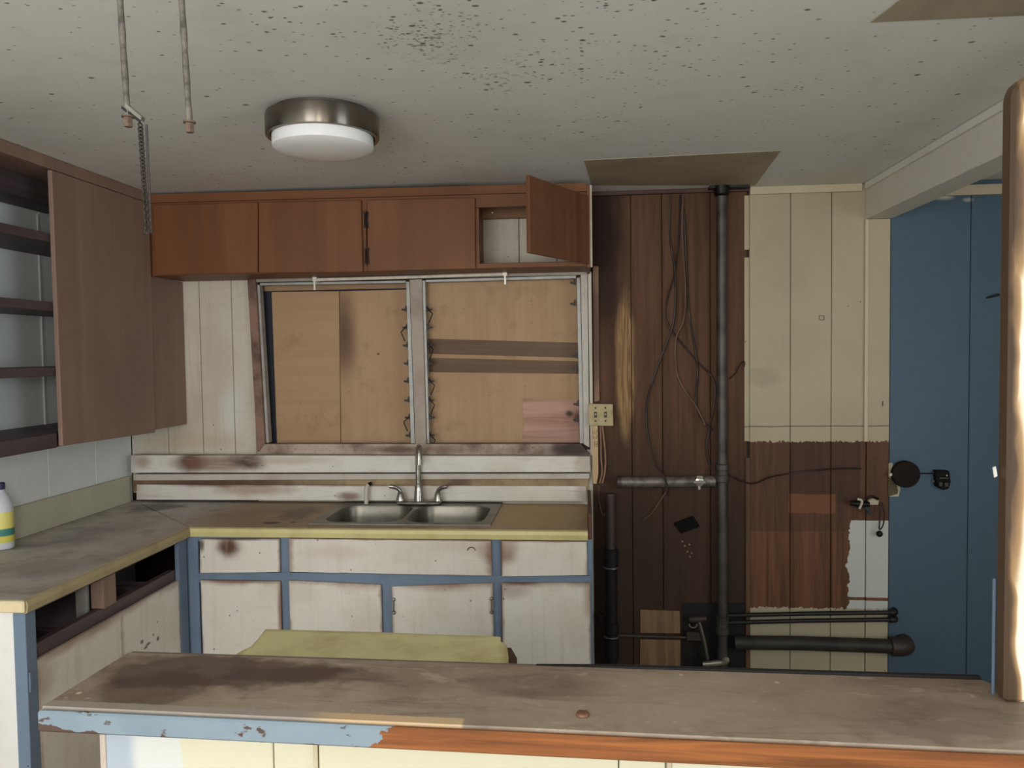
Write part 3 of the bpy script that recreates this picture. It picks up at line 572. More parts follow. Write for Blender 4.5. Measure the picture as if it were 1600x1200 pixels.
obj('back_panel', BX(XL+0.006, XL+0.018, 2.340, 3.34, 0.05, CZ-0.002), paint('dark_blue_inside', C8(150, 172, 198), C8(112, 128, 150), 0.6, 3), lb)
obj('top_rail', BX(LXF-0.03, LXF-0.001, 2.362, 3.263, CZ-0.014, CZ-0.001), W_lin, lb)
raw = wood('raw_pine', C8(150, 124, 110), C8(122, 98, 86), 2, 0.8)
yd0 = 2.733; yd1 = 2.812
obj('divider_post', BX(LXF-0.06, LXF-0.008, yd0, yd1, 0.736, CZ-0.015), raw, lb, 'raw wooden post between the drawer openings')
obj('divider_post', BX(LXF-0.11, LXF-0.065, yd0-0.018, yd0-0.002, 0.681, CZ-0.015), plain('grey_stub', C8(150, 146, 140), 0.6), lb)
for yy in (2.55, 3.05): obj('drawer_runner', BX(XL+0.05, LXF-0.065, yy, yy+0.03, 0.681, 0.72), W_lin, lb)

# ------------------------------------------------------------------ worktops
def top_mat():
    m = M('worn_stained_worktop', (-1.8, 3.6, 0.87))
    c = m.mix(m.rng(m.noise(2.2, 6, None, 0.6), 0.35, 0.7), C8(186, 162, 132), C8(148, 128, 108))
    c = m.mix(m.rng(m.axis(0), -2.0, -1.5, 0.9, 0), c, m.mix(m.rng(m.noise(4, 6, None, 0.6), 0.35, 0.7), C8(206, 200, 192), C8(168, 160, 154)))
    c = m.mix(m.math('MULTIPLY', m.rng(m.noise(9, 5), 0.5, 0.75), 0.4), c, C8(90, 76, 64))
    c = m.mix(m.math('MULTIPLY', m.blob((-0.2,3.733,0.91), (0.32, 0.5, 1), 0.25, 3, 0.5), 0.75), c, C8(190, 158, 102))
    c = m.mix(m.math('MULTIPLY', m.blob((-1.545,3.692,0.91), (0.4, 0.5, 1), 0.3, 4, 0.5), 0.6), c, C8(156, 130, 96))
    for p, r, k in (((-2.22,3.801,0.91), (0.15, 0.14, 1), 0.7), ((-1.46,3.448,0.91), (0.05, 0.03, 1), 0.95), ((-1.364,3.465,0.91), (0.02, 0.015, 1), 0.9), ((-1.414,3.696,0.91), (0.10, 0.2, 1), 0.5)):
        c = m.mix(m.math('MULTIPLY', m.blob(p, r, 0.7, 12), k), c, C8(58, 48, 42))
    c = m.mix(m.math('MULTIPLY', m.blob((-1.913,2.454,0.91), (0.06, 0.04, 1), 0.9, 25), 0.7), c, C8(190, 184, 172))
    return m.done(c, 0.5, bump=m.noise(25, 4), bstr=0.15)
topm = top_mat()
yel = paint('yellowed_laminate', C8(208, 196, 138), C8(166, 148, 92), 0.5, 5, rough=0.4, specks=0.05)
TZ = 0.91
wt = thing('worktop', 'L-shaped grime-stained worktop with a yellowed front edge around the corner', 'worktop', (-1.8, 3.6, CZ))
wt_loc = Vector(wt.location)
MI = (-1.815, 3.352)
obj('left_slab', PR([(XL+0.002, 2.30, CZ+0.0005), (MI[0], 2.30, CZ+0.0005), (MI[0], MI[1], CZ+0.0005), (XL+0.002, 3.976, CZ+0.0005)], (0, 0, TZ-CZ-0.0005), b=0.002), topm, wt)
SX0, SX1, SY0, SY1 = -1.238, -0.452, 3.45, 3.92
bm = B(); zz = CZ+0.0005
prism(bm, [(MI[0]+0.004, MI[1], zz), (SX0, MI[1], zz), (SX0, 3.97, zz), (XL+0.008, 3.976, zz)], (0, 0, TZ-zz), b=0)
box(bm, SX0, SX1, MI[1], SY0, zz, TZ, b=0); box(bm, SX0, SX1, SY1, 3.93, zz, TZ, b=0); box(bm, SX1, 0.012, MI[1], 3.93, zz, TZ, b=0)
obj('sink_slab', bm, topm, wt)
bm = B(); h = TZ-CZ
prism(bm, [(MI[0]-0.005, MI[1]-0.0005, CZ-0.006), (MI[0]-0.005, MI[1]-0.014, CZ-0.002), (MI[0]-0.005, MI[1]-0.018, CZ+0.02), (MI[0]-0.005, MI[1]-0.014, TZ-0.004), (MI[0]-0.005, MI[1]-0.0005, TZ+0.0005)], (0.012-MI[0]+0.005, 0, 0), b=0.001)
obj('front_edge', bm, yel, wt, 'yellow laminate front edge')
bm = B()
prism(bm, [(MI[0]+0.0005, 2.30, CZ-0.006), (MI[0]+0.012, 2.30, CZ-0.002), (MI[0]+0.016, 2.30, CZ+0.02), (MI[0]+0.012, 2.30, TZ-0.004), (MI[0]+0.0005, 2.30, TZ+0.0005)], (0, MI[1]-2.30-0.002, 0), b=0.001)
obj('front_edge', bm, paint('dirty_yellow_laminate', C8(176, 162, 124), C8(140, 122, 88), 0.5, 6), wt, 'dirty yellow laminate front edge')
obj('end_edge', BX(XL+0.003, MI[0]+0.010, 2.288, 2.2995, CZ+0.001, TZ, b=0.004), paint('cream_end_edge', C8(226, 208, 168), C8(190, 164, 118), 0.4, 6), wt, 'cream end edge facing the camera')
obj('side_splash', BX(XL+0.001, XL+0.02, 2.30, 3.925, TZ+0.0005, 1.052, b=0.003), paint('dull_splash_laminate', C8(200, 196, 176), C8(170, 162, 140), 0.4, 3), wt, 'low dull yellow upstand along the left wall')

# stepped painted boards between window and worktop
bs_st = [((-2.096,3.89,1.133), (0.11, 1, 0.062), SOOT, 1.0), ((-1.972,3.89,1.126), (0.30, 1, 0.06), C8(128, 92, 74), 0.8, (0.25, 5.0, 0.8)), ((-1.778,3.89,1.133), (0.13, 1, 0.06), C8(70, 46, 38), 0.95), ((-2.358,3.89,1.133), (0.06, 1, 0.05), C8(150, 118, 98), 0.7), ((-1.551,3.89,1.14), (0.3, 1, 0.03), C8(176, 150, 132), 0.5),
  ((-1.991,3.92,1.008), (0.35, 1, 0.02), C8(92, 64, 50), 0.8), ((-1.322,3.92,1.013), (1.0, 1, 0.018), C8(110, 76, 56), 0.8), ((-1.743,3.92,0.981), (0.3, 1, 0.04), C8(150, 112, 88), 0.6), ((-1.237,3.92,0.946), (0.08, 1, 0.03), C8(110, 76, 58), 0.8)]
bsm = paint('stained_white_board_paint', C8(222, 216, 206), C8(192, 174, 154), 0.45, 4, specks=0.1, edge=0.4, streaks=0.8, drips=0.0, stains=bs_st, org=(-1.2, 3.93, 0.92))
bs = thing('backsplash', 'stepped white boards stained brown between the worktop and the window sill', 'backsplash', (-1.2, 3.93, 0.92))
obj('upper_board', PR([(-2.428,3.9,1.169),(0.029,3.9,1.161),(0.031,3.9,1.08),(-2.431,3.9,1.073)], (0, 0.044, 0), b=0.003), bsm, bs)
obj('moulding', PR([(-2.426,3.915,1.063),(0.025,3.915,1.071),(0.025,3.915,1.043),(-2.427,3.915,1.029)], (0, 0.05, 0), b=0.003), paint('grey_moulding_paint', C8(196, 186, 174), C8(150, 132, 114), 0.5, 6), bs)
obj('recess_board', PR([(-2.443,3.94,1.035),(0.018,3.94,1.047),(0.018,3.94,0.974),(-2.445,3.94,0.965)], (0, 0.03, 0), b=0.001), paint('brown_stained_yellow_board', C8(170, 146, 106), C8(104, 76, 58), 0.95, 3, stains=[((-1.929,3.94,1.005), (0.75, 1, 0.06), C8(84, 58, 46), 0.9)], org=(-1.2, 3.93, 0.92)), bs, 'brown-stained yellow strip in the recess')
obj('lower_board', PR([(-2.416,3.926,1.006),(0.008,3.926,1.005),(0.009,3.926,0.926),(-2.419,3.925,0.922)], (0, 0.012, 0), b=0.002), bsm, bs)

# ------------------------------------------------------------------ double sink, tap and stub
steel_s = M('brushed_sink_steel')
gs = steel_s.noise(1.0, 3, steel_s.scaled((4, 4, 60)))
cs = steel_s.mix(steel_s.rng(steel_s.noise(8, 5), 0.4, 0.75, 0, 0.6), C8(134, 129, 118), C8(78, 68, 58))
steel_m = steel_s.done(cs, 0.38, 0.85, bump=gs, bstr=0.08)
sk = thing('kitchen_sink', 'stainless steel double-bowl sink let into the worktop', 'sink', (-0.84, 3.685, TZ))
RX0, RX1, RY0, RY1 = -1.27, -0.425, 3.415, 3.945
def rrect(x0, x1, y0, y1, r, n=6):
    out = []
    for cx, cy, a0 in ((x1-r, y1-r, 0), (x0+r, y1-r, 90), (x0+r, y0+r, 180), (x1-r, y0+r, 270)):
        for k in range(n+1):
            a = math.radians(a0 + 90*k/n); out.append((cx+r*math.cos(a), cy+r*math.sin(a)))
    return out
bm = B(); midx = (RX0+RX1)/2
bowls = ((RX0+0.045, midx-0.014), (midx+0.014, RX1-0.045))
for hi, (bx0, bx1) in enumerate(bowls):
    ox0, ox1 = (RX0, midx) if hi == 0 else (midx, RX1)
    inner = rrect(bx0, bx1, RY0+0.045, RY1-0.105, 0.085)
    cx, cy = (bx0+bx1)/2, (RY0+0.045+RY1-0.105)/2
    def outer(p):
        dx, dy = p[0]-cx, p[1]-cy; t = 1e9
        if dx > 1e-9: t = min(t, (ox1-cx)/dx)
        if dx < -1e-9: t = min(t, (ox0-cx)/dx)
        if dy > 1e-9: t = min(t, (RY1-cy)/dy)
        if dy < -1e-9: t = min(t, (RY0-cy)/dy)
        return (cx+dx*t, cy+dy*t)
    def closest_corner(loop):
        # make the outer loop pass through the rectangle's corners
        pts = [outer(p) for p in loop]
        for c in ((ox0, RY0), (ox1, RY0), (ox1, RY1), (ox0, RY1)):
            i = min(range(len(pts)), key=lambda k: (pts[k][0]-c[0])**2 + (pts[k][1]-c[1])**2); pts[i] = c
        return pts
    outl = closest_corner(inner)
    levels = [[(x, y, TZ+0.0005) for x, y in outl], [(x, y, TZ+0.006) for x, y in outl]]
    def inset(k): return [(cx+(x-cx)*k, cy+(y-cy)*k) for x, y in inner]
    levels += [[(x, y, TZ+0.005) for x, y in inset(1.015)], [(x, y, TZ-0.002) for x, y in inset(1.0)], [(x, y, TZ-0.06) for x, y in inset(0.975)], [(x, y, TZ-0.13) for x, y in inset(0.94)],
               [(x, y, TZ-0.158) for x, y in inset(0.86)], [(x, y, TZ-0.165) for x, y in inset(0.7)], [(x, y, TZ-0.168) for x, y in inset(0.12)]]
    R_ = [[bm.verts.new(p) for p in L] for L in levels]; n = len(inner)
    for i in range(len(R_)-1):
        for k in range(n): bm.faces.new((R_[i][k], R_[i][(k+1) % n], R_[i+1][(k+1) % n], R_[i+1][k]))
    bm.faces.new(R_[-1])
obj('basin', bm, steel_m, sk, smooth=35)
for bx0, bx1 in bowls:
    obj('drain', LA([(0.0, 0.0), (0.018, 0.0), (0.02, 0.003), (0.04, 0.004), (0.044, 0.001), (0.044, -0.0005)], ((bx0+bx1)/2, 3.65, TZ-0.166), 'Z', 20), steel, sk, smooth=40)
chrome = plain('dull_chrome', C8(176, 170, 162), 0.25, 0.85, 0.5, 25)
fy = 3.87; fz = TZ+0.0065
fx = -0.85
fc = thing('kitchen_faucet', 'tarnished chrome two-handle gooseneck faucet behind the sink', 'faucet', (fx, fy, fz))
obj('base_plate', BX(fx-0.115, fx+0.115, fy-0.028, fy+0.028, fz, fz+0.022, b=0.008), chrome, fc, smooth=40)
zt = 1.219
pth = smooth_path([(fx-0.002, fy, fz+0.02), (fx-0.002, fy, zt-0.06), (fx, fy-0.004, zt-0.022), (fx+0.008, fy-0.025, zt-0.002), (fx+0.016, fy-0.055, zt-0.004), (fx+0.020, fy-0.075, zt-0.03), (fx+0.021, fy-0.08, zt-0.085)], 5)
obj('spout', TU(pth, [0.0145]*(len(pth)-4)+[0.015]*4, 12), chrome, fc, smooth=50)
obj('spout_collar', LA([(0.026, 0), (0.025, 0.01), (0.022, 0.05), (0.0185, 0.085), (0.015, 0.09)], (fx-0.002, fy, fz+0.021), 'Z', 20), chrome, fc, smooth=40)
for s in (-1, 1):
    hx = fx+s*0.098; bm = B()
    lathe(bm, [(0.024, 0), (0.023, 0.008), (0.017, 0.03), (0.012, 0.045), (0.0, 0.05)], (hx, fy, fz+0.021), 'Z', 16)
    p = smooth_path([(hx, fy, fz+0.05), (hx+s*0.004, fy-0.004, fz+0.075), (hx+s*0.028, fy-0.012, fz+0.092), (hx+s*0.052, fy-0.016, fz+0.097)], 4)
    tube(bm, p, [0.011]*4+[0.0105]*4+[0.012]*(len(p)-8), 10)
    obj('handle', bm, chrome, fc, smooth=50)
sx = -1.13
st = thing('sprayer_stub', 'short pale plastic tube stub standing on the sink rim left of the faucet', 'tube', (sx, 3.872, fz))
pl = plain('pale_plastic', C8(206, 196, 178), 0.3, 0, 0.3, 20)
obj('tube', TU(smooth_path([(sx, 3.872, fz), (sx, 3.872, fz+0.05), (sx+0.003, 3.872, fz+0.085), (sx+0.016, 3.872, fz+0.105)], 4), 0.011, 10), pl, st, smooth=50)
obj('cap', TU([(sx+0.014, 3.872, fz+0.103), (sx+0.030, 3.870, fz+0.108)], 0.010, 10), black, st, smooth=40)
obj('flap', PR([(sx-0.012, 3.868, fz+0.085), (sx-0.026, 3.868, fz+0.05), (sx-0.020, 3.868, fz+0.055), (sx-0.004, 3.868, fz+0.095)], (0, 0.002, 0), b=0), pl, st)

# ------------------------------------------------------------------ breakfast bar in front
def bar_top_mat():
    m = M('worn_bar_top', (0.0, 1.4, 0))
    c = m.mix(m.rng(m.noise(3, 6, None, 0.62), 0.35, 0.7), C8(152, 136, 120), C8(120, 102, 88))
    c = m.mix(m.math('MULTIPLY', m.rng(m.noise(14, 5), 0.5, 0.72), 0.35), c, C8(98, 80, 68))
    c = m.mix(m.math('MULTIPLY', m.rng(m.noise(45, 3), 0.62, 0.75), 0.45), c, C8(182, 166, 148))
    c = m.mix(m.math('MULTIPLY', m.rng(m.noise(1.0, 6, m.scaled((4, 26, 1)), 0.65, 0.8), 0.5, 0.68), 0.5), c, C8(92, 74, 62))
    c = m.mix(m.math('MULTIPLY', m.rng(m.noise(1.0, 5, m.scaled((7, 18, 1), (3, 1, 0)), 0.7, 1.0), 0.56, 0.7), 0.45), c, C8(180, 164, 144))
    v = m.n.new('ShaderNodeTexVoronoi'); m.l.new(m.co(), v.inputs['Vector']); v.inputs['Scale'].default_value = 17
    sx = m.n.new('ShaderNodeSeparateColor'); m.l.new(v.outputs['Color'], sx.inputs[0])
    c = m.mix(m.math('MULTIPLY', m.math('MULTIPLY', m.rng(v.outputs['Distance'], 0.06, 0.12, 1, 0), m.math('LESS_THAN', sx.outputs[0], 0.12)), 0.8), c, C8(206, 186, 164))
    for p, r, k in (((-0.736,1.427,1.07), (0.30, 0.09, 1), 0.75), ((-0.798,1.351,1.07), (0.13, 0.08, 1), 0.6), ((-0.54,1.424,1.07), (0.2, 0.04, 1), 0.5), ((0.571,1.326,1.07), (0.22, 0.08, 1), 0.35), ((-0.091,1.409,1.07), (0.15, 0.05, 1), 0.35)):
        c = m.mix(m.math('MULTIPLY', m.blob(p, r, 0.75, 12, 0.35), k), c, C8(66, 48, 43))
    c = m.mix(m.math('MULTIPLY', m.blob((0.243,1.377,1.07), (0.35, 0.15, 1), 0.3, 5), 0.4), c, C8(160, 144, 122))
    # lighter strip along the front lip, its laminate peeled to the raw board near the middle
    y = m.math('ADD', m.axis(1), m.math('MULTIPLY', m.axis(0), 0.0275))
    lip = m.rng(m.math('ADD', y, m.math('MULTIPLY', m.noise(60, 2), 0.006)), 1.268, 1.264, 0, 1)
    c = m.mix(m.math('MULTIPLY', lip, m.rng(m.axis(0), -0.21, -0.205, 0.75, 0)), c, m.mix(m.rng(m.axis(0), -0.5, -0.42), C8(150, 142, 134), C8(204, 174, 134)))
    return m.done(c, 0.55, bump=m.noise(30, 5), bstr=0.2)
def bar_edge_mat():
    m = M('blue_paint_peeling_off_wood_edge', (0.0, 1.4, 0))
    g = m.noise(1.0, 6, m.scaled((2.2, 40, 60)), 0.6, 0.7)
    wd = m.mix(m.rng(g, 0.32, 0.7), C8(100, 60, 34), C8(152, 94, 52))
    wd = m.mix(m.rng(m.axis(0), 0.3, 0.9, 0, 0.5), wd, C8(118, 70, 46))
    pe = m.mix(m.math('MULTIPLY', m.rng(m.noise(9, 4), 0.4, 0.7), 0.4), C8(126, 140, 150), C8(108, 122, 134))
    x = m.math('ADD', m.axis(0), m.math('MULTIPLY', m.math('SUBTRACT', m.noise(38, 4), 0.5), 0.10))
    keep = m.rng(m.math('ADD', x, m.math('MULTIPLY', m.axis(2), -1.2)), -0.345-1.2*1.052, -0.341-1.2*1.052, 1, 0)
    chips = m.rng(m.noise(26, 5, m.scaled((0.6, 1, 1))), 0.61, 0.64, 1, 0)
    lowleft = m.rng(m.math('ADD', m.math('MULTIPLY', m.axis(0), 1.0), m.math('ADD', m.math('MULTIPLY', m.axis(2), 9.0), m.math('MULTIPLY', m.noise(30, 4), 0.22))), -0.86+9*1.044, -0.85+9*1.044, 0, 1)
    c = m.mix(m.math('MULTIPLY', m.math('MULTIPLY', keep, chips), lowleft), m.mix(keep, wd, C8(84, 66, 60)), pe)
    return m.done(c, 0.55, bump=m.math('ADD', g, keep), bstr=0.2, spec=0.2)
BZ = 1.07
bar = thing('breakfast_bar', 'long worn breakfast bar across the foreground with peeling blue front edge', 'bar', (0.0, 1.4, 0))
poly = [(-0.971, 1.265), (-0.963, 1.514), (0.735, 1.484), (0.752, 1.444), (1.2, 1.43), (1.2, 1.207)]
def at_bar(bm, name, mat, **k): return obj(name, bm, mat, bar, **k)
btm, bem = bar_top_mat(), bar_edge_mat()
def bar_panel_mat():
    m = M('cream_bar_panel_paint', (0.0, 1.4, 0))
    c = m.mix(m.math('MULTIPLY', m.rng(m.noise(2.5, 5), 0.4, 0.7), 0.3), C8(204, 200, 176), C8(192, 182, 150))
    x = m.math('ADD', m.axis(0), m.math('MULTIPLY', m.math('SUBTRACT', m.noise(5, 3), 0.5), 0.05))
    c = m.mix(m.rng(x, -0.746, -0.738, 0.85, 0), c, C8(200, 203, 200))
    c = m.mix(m.rng(x, -0.859, -0.834, 0.8, 0), c, C8(150, 164, 178))
    return m.done(c, 0.5, bump=m.noise(40, 3), bstr=0.1)
bpm = bar_panel_mat()
at_bar(PR([(x, y, 1.031) for x, y in poly], (0, 0, BZ-1.031), b=0.002), 'bar_top', btm)
at_bar(PR([(-0.971, 1.2635, 1.029), (1.2, 1.2055, 1.029), (1.2, 1.2055, BZ-0.003), (-0.971, 1.2635, BZ-0.003)], (0, -0.012, 0), b=0.004), 'front_edge', bem, label='front edge, blue paint peeling on the left, bare brown wood on the right')
at_bar(PR([(-0.1, 1.500, 1.035), (0.735, 1.4855, 1.035), (0.735, 1.4855, BZ+0.004), (0.05, 1.4975, BZ+0.002), (-0.1, 1.500, BZ-0.002)], (0.0, 0.012, 0), b=0.001), 'rear_shade_strip', plain('black_shade_line', C8(24, 22, 22), 0.6), label='black strip painting a shadow line along the rear of the bar top')  # added dark strip standing in for a shadow line, not real edging
at_bar(PR([(-0.96, 1.515, 1.035), (-0.1, 1.5, 1.035), (-0.1, 1.5, BZ-0.002), (-0.96, 1.515, BZ-0.002)], (0, 0.010, 0), b=0.001), 'rear_shade_strip', plain('grey_shade_line', C8(110, 98, 90), 0.6))  # paler stretch of the same painted shadow line
ex = [-0.897, -0.572, -0.488, 0.055, 0.137, 0.75, 1.2]
for a, b in zip(ex[:-1], ex[1:]): at_bar(BX(a+0.001, b-0.001, 1.33, 1.348, 0, 1.03, b=0.002), 'front_panel', bpm)
wall_in = wood('bar_stud_wood', C8(150, 120, 92), C8(120, 92, 70), 2)
bm = B()
for x in (ex[0]+0.002, -0.5, -0.1, 0.3, 0.7, 1.15): box(bm, x, x+0.04, 1.349, 1.43, 0, 1.03)
at_bar(bm, 'stud_frame', wall_in)
at_bar(BX(ex[0]+0.002, 1.2, 1.431, 1.447, 0, 1.03), 'rear_panel', whl)
at_bar(BX(ex[0]-0.012, ex[0], 1.331, 1.447, 0, 1.03), 'end_panel', whl)
for x in (-0.491, 0.142):
    at_bar(BX(x-0.004, x+0.004, 1.325, 1.3295, 0, 1.029, b=0.001), 'joint_batten', cream_m)
# yellow lower counter behind it
pen = thing('lower_counter', 'broken yellow laminate counter piece behind the bar, in front of the sink cabinet', 'counter', (-0.56, 1.8, 0))
yl2 = paint('speckled_yellow_laminate', C8(220, 213, 160), C8(180, 168, 112), 0.6, 9, rough=0.45, specks=0.2, edge=0.45, eax=(0, 1))
q = [(-0.918, 1.46), (-0.918, 1.925), (-0.899, 1.97), (-0.905, 2.02), (-0.918, 2.10), (-0.6, 2.093), (-0.235, 2.08), (-0.232, 2.04), (-0.212, 2.025), (-0.198, 1.93), (-0.20, 1.46)]
obj('counter_top', PR([(x, y, 0.882) for x, y in q], (0, 0, 0.026), b=0.002), yl2, pen)
obj('core_board', PR([(-0.90, 1.46, 0.862), (-0.90, 2.08, 0.862), (-0.205, 2.07, 0.862), (-0.183, 2.0, 0.862), (-0.178, 1.46, 0.862)], (0, 0, 0.0195), b=0.001), wood('dark_core_board', C8(96, 74, 62), C8(70, 54, 46), 0), pen)
obj('carcass', BX(-0.88, -0.23, 1.455, 2.0, 0.0, 0.861), whl, pen)

# small rusty cap on the bar
cp = (-0.007,1.292,1.075)
single('bottle_cap', LA([(0.0115, 0), (0.012, 0.002), (0.0105, 0.005), (0.0085, 0.006), (0.0, 0.0055)], (cp[0], cp[1], BZ+0.0005), 'Z', 18), plain('rusty_cap', C8(126, 92, 74), 0.5, 0.3, 0.5, 200), 'small round rusty cap lying on the bar top', 'cap', (cp[0], cp[1], BZ+0.0005), smooth=40)

# upright board on the right end of the bar
def post_mat():
    m = M('scorched_cream_upright_paint')
    c = m.mix(m.math('MULTIPLY', m.rng(m.noise(4, 5, m.scaled((1, 1, 6))), 0.4, 0.7), 0.3), C8(250, 240, 214), C8(236, 210, 160))
    e = m.math('ADD', m.axis(0), m.math('MULTIPLY', m.math('SUBTRACT', m.noise(2.2, 3, m.scaled((1, 1, 1.4), (0, 0, 0.8))), 0.5), 0.07))
    burn = m.rng(e, 0.006, 0.022, 1, 0)
    for zz_, rz, rx, k in ((1.931, 0.17, 0.040, 0.95), (1.449, 0.22, 0.034, 0.9), (1.757, 0.12, 0.024, 0.8), (2.135, 0.05, 0.12, 0.85)):
        burn = m.math('MAXIMUM', burn, m.math('MULTIPLY', m.blob((0.0, 0.0, zz_-1.071), (rx, 1, rz), 0.25, 7, 0.7), k))
    c = m.mix(m.rng(burn, 0.02, 0.45, 0, 0.85), c, C8(184, 134, 74))
    c = m.mix(m.math('MULTIPLY', burn, 0.95), c, m.mix(m.noise(1, 4, m.scaled((60, 60, 3))), C8(38, 27, 20), C8(70, 49, 33)))
    return m.done(c, 0.5, bump=m.noise(20, 3), bstr=0.15)
po = thing('upright_board', 'scorched cream upright board standing on the right end of the bar', 'board', (0.724, 1.40, BZ+0.001))
zt = 2.117
prof = [(0.724, 1.385, BZ+0.001), (0.87, 1.385, BZ+0.001), (0.87, 1.385, zt+0.03), (0.752, 1.385, zt+0.03), (0.734, 1.385, zt+0.022), (0.724, 1.385, zt)]
obj('board', PR(prof, (0, 0.036, 0), b=0.006), post_mat(), po, smooth=30)
obj('blue_edge', BX(0.7185, 0.7235, 1.4165, 1.421, BZ+0.001, 1.28, b=0.001), paint('worn_blue_edge', C8(84, 98, 116), C8(70, 80, 94), 0.5, 9), po, 'strip of blue paint low on its left edge')
obj('paper_scrap', PR([(0.712,1.41,1.479),(0.717,1.41,1.481),(0.72,1.41,1.464),(0.715,1.41,1.461)], (0, 0.002, 0), b=0), plain('scrap_paper', C8(220, 220, 214), 0.7), po, 'white paper scrap on its left edge')

# ------------------------------------------------------------------ ceiling lamp, rods, chain
nick = M('brushed_nickel'); ncol = nick.mix(nick.rng(nick.noise(20, 3), 0.4, 0.7, 0, 0.25), C8(122, 114, 104), C8(84, 76, 68))
tg = nick.n.new('ShaderNodeTangent'); tg.direction_type = 'RADIAL'; tg.axis = 'Z'
nick.l.new(tg.outputs[0], nick.b.inputs['Tangent']); nick.b.inputs['Anisotropic'].default_value = 0.85; nick.b.inputs['Anisotropic Rotation'].default_value = 0.25
nick_m = nick.done(ncol, 0.3, 0.95, bump=nick.noise(1, 3, nick.scaled((3, 3, 300))), bstr=0.05)
lcx, lcy = -0.865, 2.545
lamp = thing('ceiling_lamp', 'round flush ceiling lamp with brushed nickel ring and frosted white diffuser, switched off', 'lamp', (lcx, lcy, ZC-0.002))
obj('mounting_plate', LA([(0.163, 0), (0.163, -0.018)], (lcx, lcy, ZC-0.001), 'Z', 48), plain('dark_plate', C8(90, 84, 78), 0.5, 0.6), lamp, smooth=40)
obj('ring', LA([(0.164, -0.014), (0.185, -0.014), (0.187, -0.020), (0.187, -0.080), (0.185, -0.084), (0.172, -0.084), (0.172, -0.024), (0.164, -0.0185)], (lcx, lcy, ZC-0.001), 'Z', 64), nick_m, lamp, smooth=40)
obj('diffuser', LA([(0.166, -0.040), (0.1665, -0.112), (0.165, -0.118), (0.155, -0.124), (0.12, -0.132), (0.06, -0.138), (0.0, -0.139)], (lcx, lcy, ZC-0.001), 'Z', 64),
    paint('frosted_glass_white', C8(232, 232, 232), C8(206, 200, 192), 0.25, 14, rough=0.35), lamp, smooth=28)
galv = plain('rusty_galvanised_rod', C8(118, 112, 102), 0.6, 0.3, 1.0, 40)
rustm = plain('rusty_nut', C8(110, 90, 78), 0.6, 0.3, 0.5, 120)
def hrod(x0, x1, zb, y, label):
    t = thing('hanging_rod', label, 'rod', (x1, y, zb), 'threaded rods hanging from the ceiling')
    n = 12; pts = [(x1+(x0-x1)*i/n, y, zb+(ZC-0.004-zb)*i/n) for i in range(n+1)]
    obj('rod', TU(pts, [0.0062+0.0007*math.sin(i*2.3) for i in range(n+1)], 10), galv, t, smooth=50)
    obj('washer', LA([(0.012, 0), (0.012, 0.003), (0.006, 0.004)], (x1+(x0-x1)*0.04, y, zb+0.0135), 'Z', 16), rustm, t)
    obj('nut', LA([(0.0075, -0.009), (0.0088, -0.007), (0.009, 0.004), (0.0085, 0.009)], (x1, y, zb+0.004), 'Z', 6), rustm, t)
    obj('ceiling_flange', LA([(0.02, -0.003), (0.02, 0)], (x0, y, ZC-0.001), 'Z', 16), rustm, t)
hrod(-0.897, -0.885, 2.148, 1.45, 'left hanging rusty rod, the one carrying the black chain')
hrod(-0.772, -0.759, 2.132, 1.45, 'right hanging rusty rod with flanged nut and nothing hung on it')
ch = thing('hanging_chain', 'dark chain hanging from a metal hook bar on the left ceiling rod', 'chain', (-0.872,1.45,2.163))
a = Vector((-0.89,1.45,2.175)); b = Vector((-0.865,1.47,2.157))
bm = B(); d = (b-a); n = Vector((d.z, 0, -d.x)).normalized()
a = a + Vector((0.003, 0, 0.003))
prism(bm, [a+Vector((0, -0.009, 0.001)), b+Vector((0, -0.009, 0.001)), b+Vector((0.002, -0.009, 0.009)), a+Vector((0.004, -0.009, 0.009))], (0, 0.012, 0), b=0.0005)
obj('top_plate', bm, plain('dull_grey_plate', C8(120, 116, 106), 0.5, 0.4), ch); bm = B()
prism(bm, [a+Vector((-0.004, -0.012, -0.003)), b+Vector((0, -0.012, -0.005)), b+Vector((0, -0.012, 0.001)), a+Vector((-0.004, -0.012, 0.003))], (0, 0.003, 0), b=0.0005)
obj('hook_bar', bm, plain('black_hook_bar', C8(40, 40, 40), 0.5, 0.3), ch)
bm = B(); c0 = Vector((-0.863,1.455,2.15)); c1 = Vector((-0.856,1.455,1.937)); N = 30
for i in range(N):
    c = c0 + (c1-c0)*((i+0.5)/N); L = (c1-c0).length/N*0.72; w = 0.0044
    u = Vector((1, 0, 0)) if i % 2 else Vector((0.3, 1, 0)).normalized(); v = (c1-c0).normalized()
    ring = [c + u*(w*math.cos(k*PI/4)) + v*(L*math.sin(k*PI/4)) for k in range(8)]
    tube(bm, ring + [ring[0]], 0.0017, 5, caps=False)
cb = obj('link_chain', bm, plain('dark_chain_steel', C8(62, 56, 50), 0.5, 0.5), ch, kind='stuff')
bm = B(); prism(bm, [c0+Vector((0.006, 0.006, 0)), c0+Vector((0.011, 0.006, 0)), c1+Vector((0.006, 0.006, 0)), c1+Vector((0.002, 0.006, 0))], (0, 0.002, 0), b=0)
obj('flat_strap', bm, plain('grey_strap', C8(70, 64, 60), 0.6, 0.2), ch)

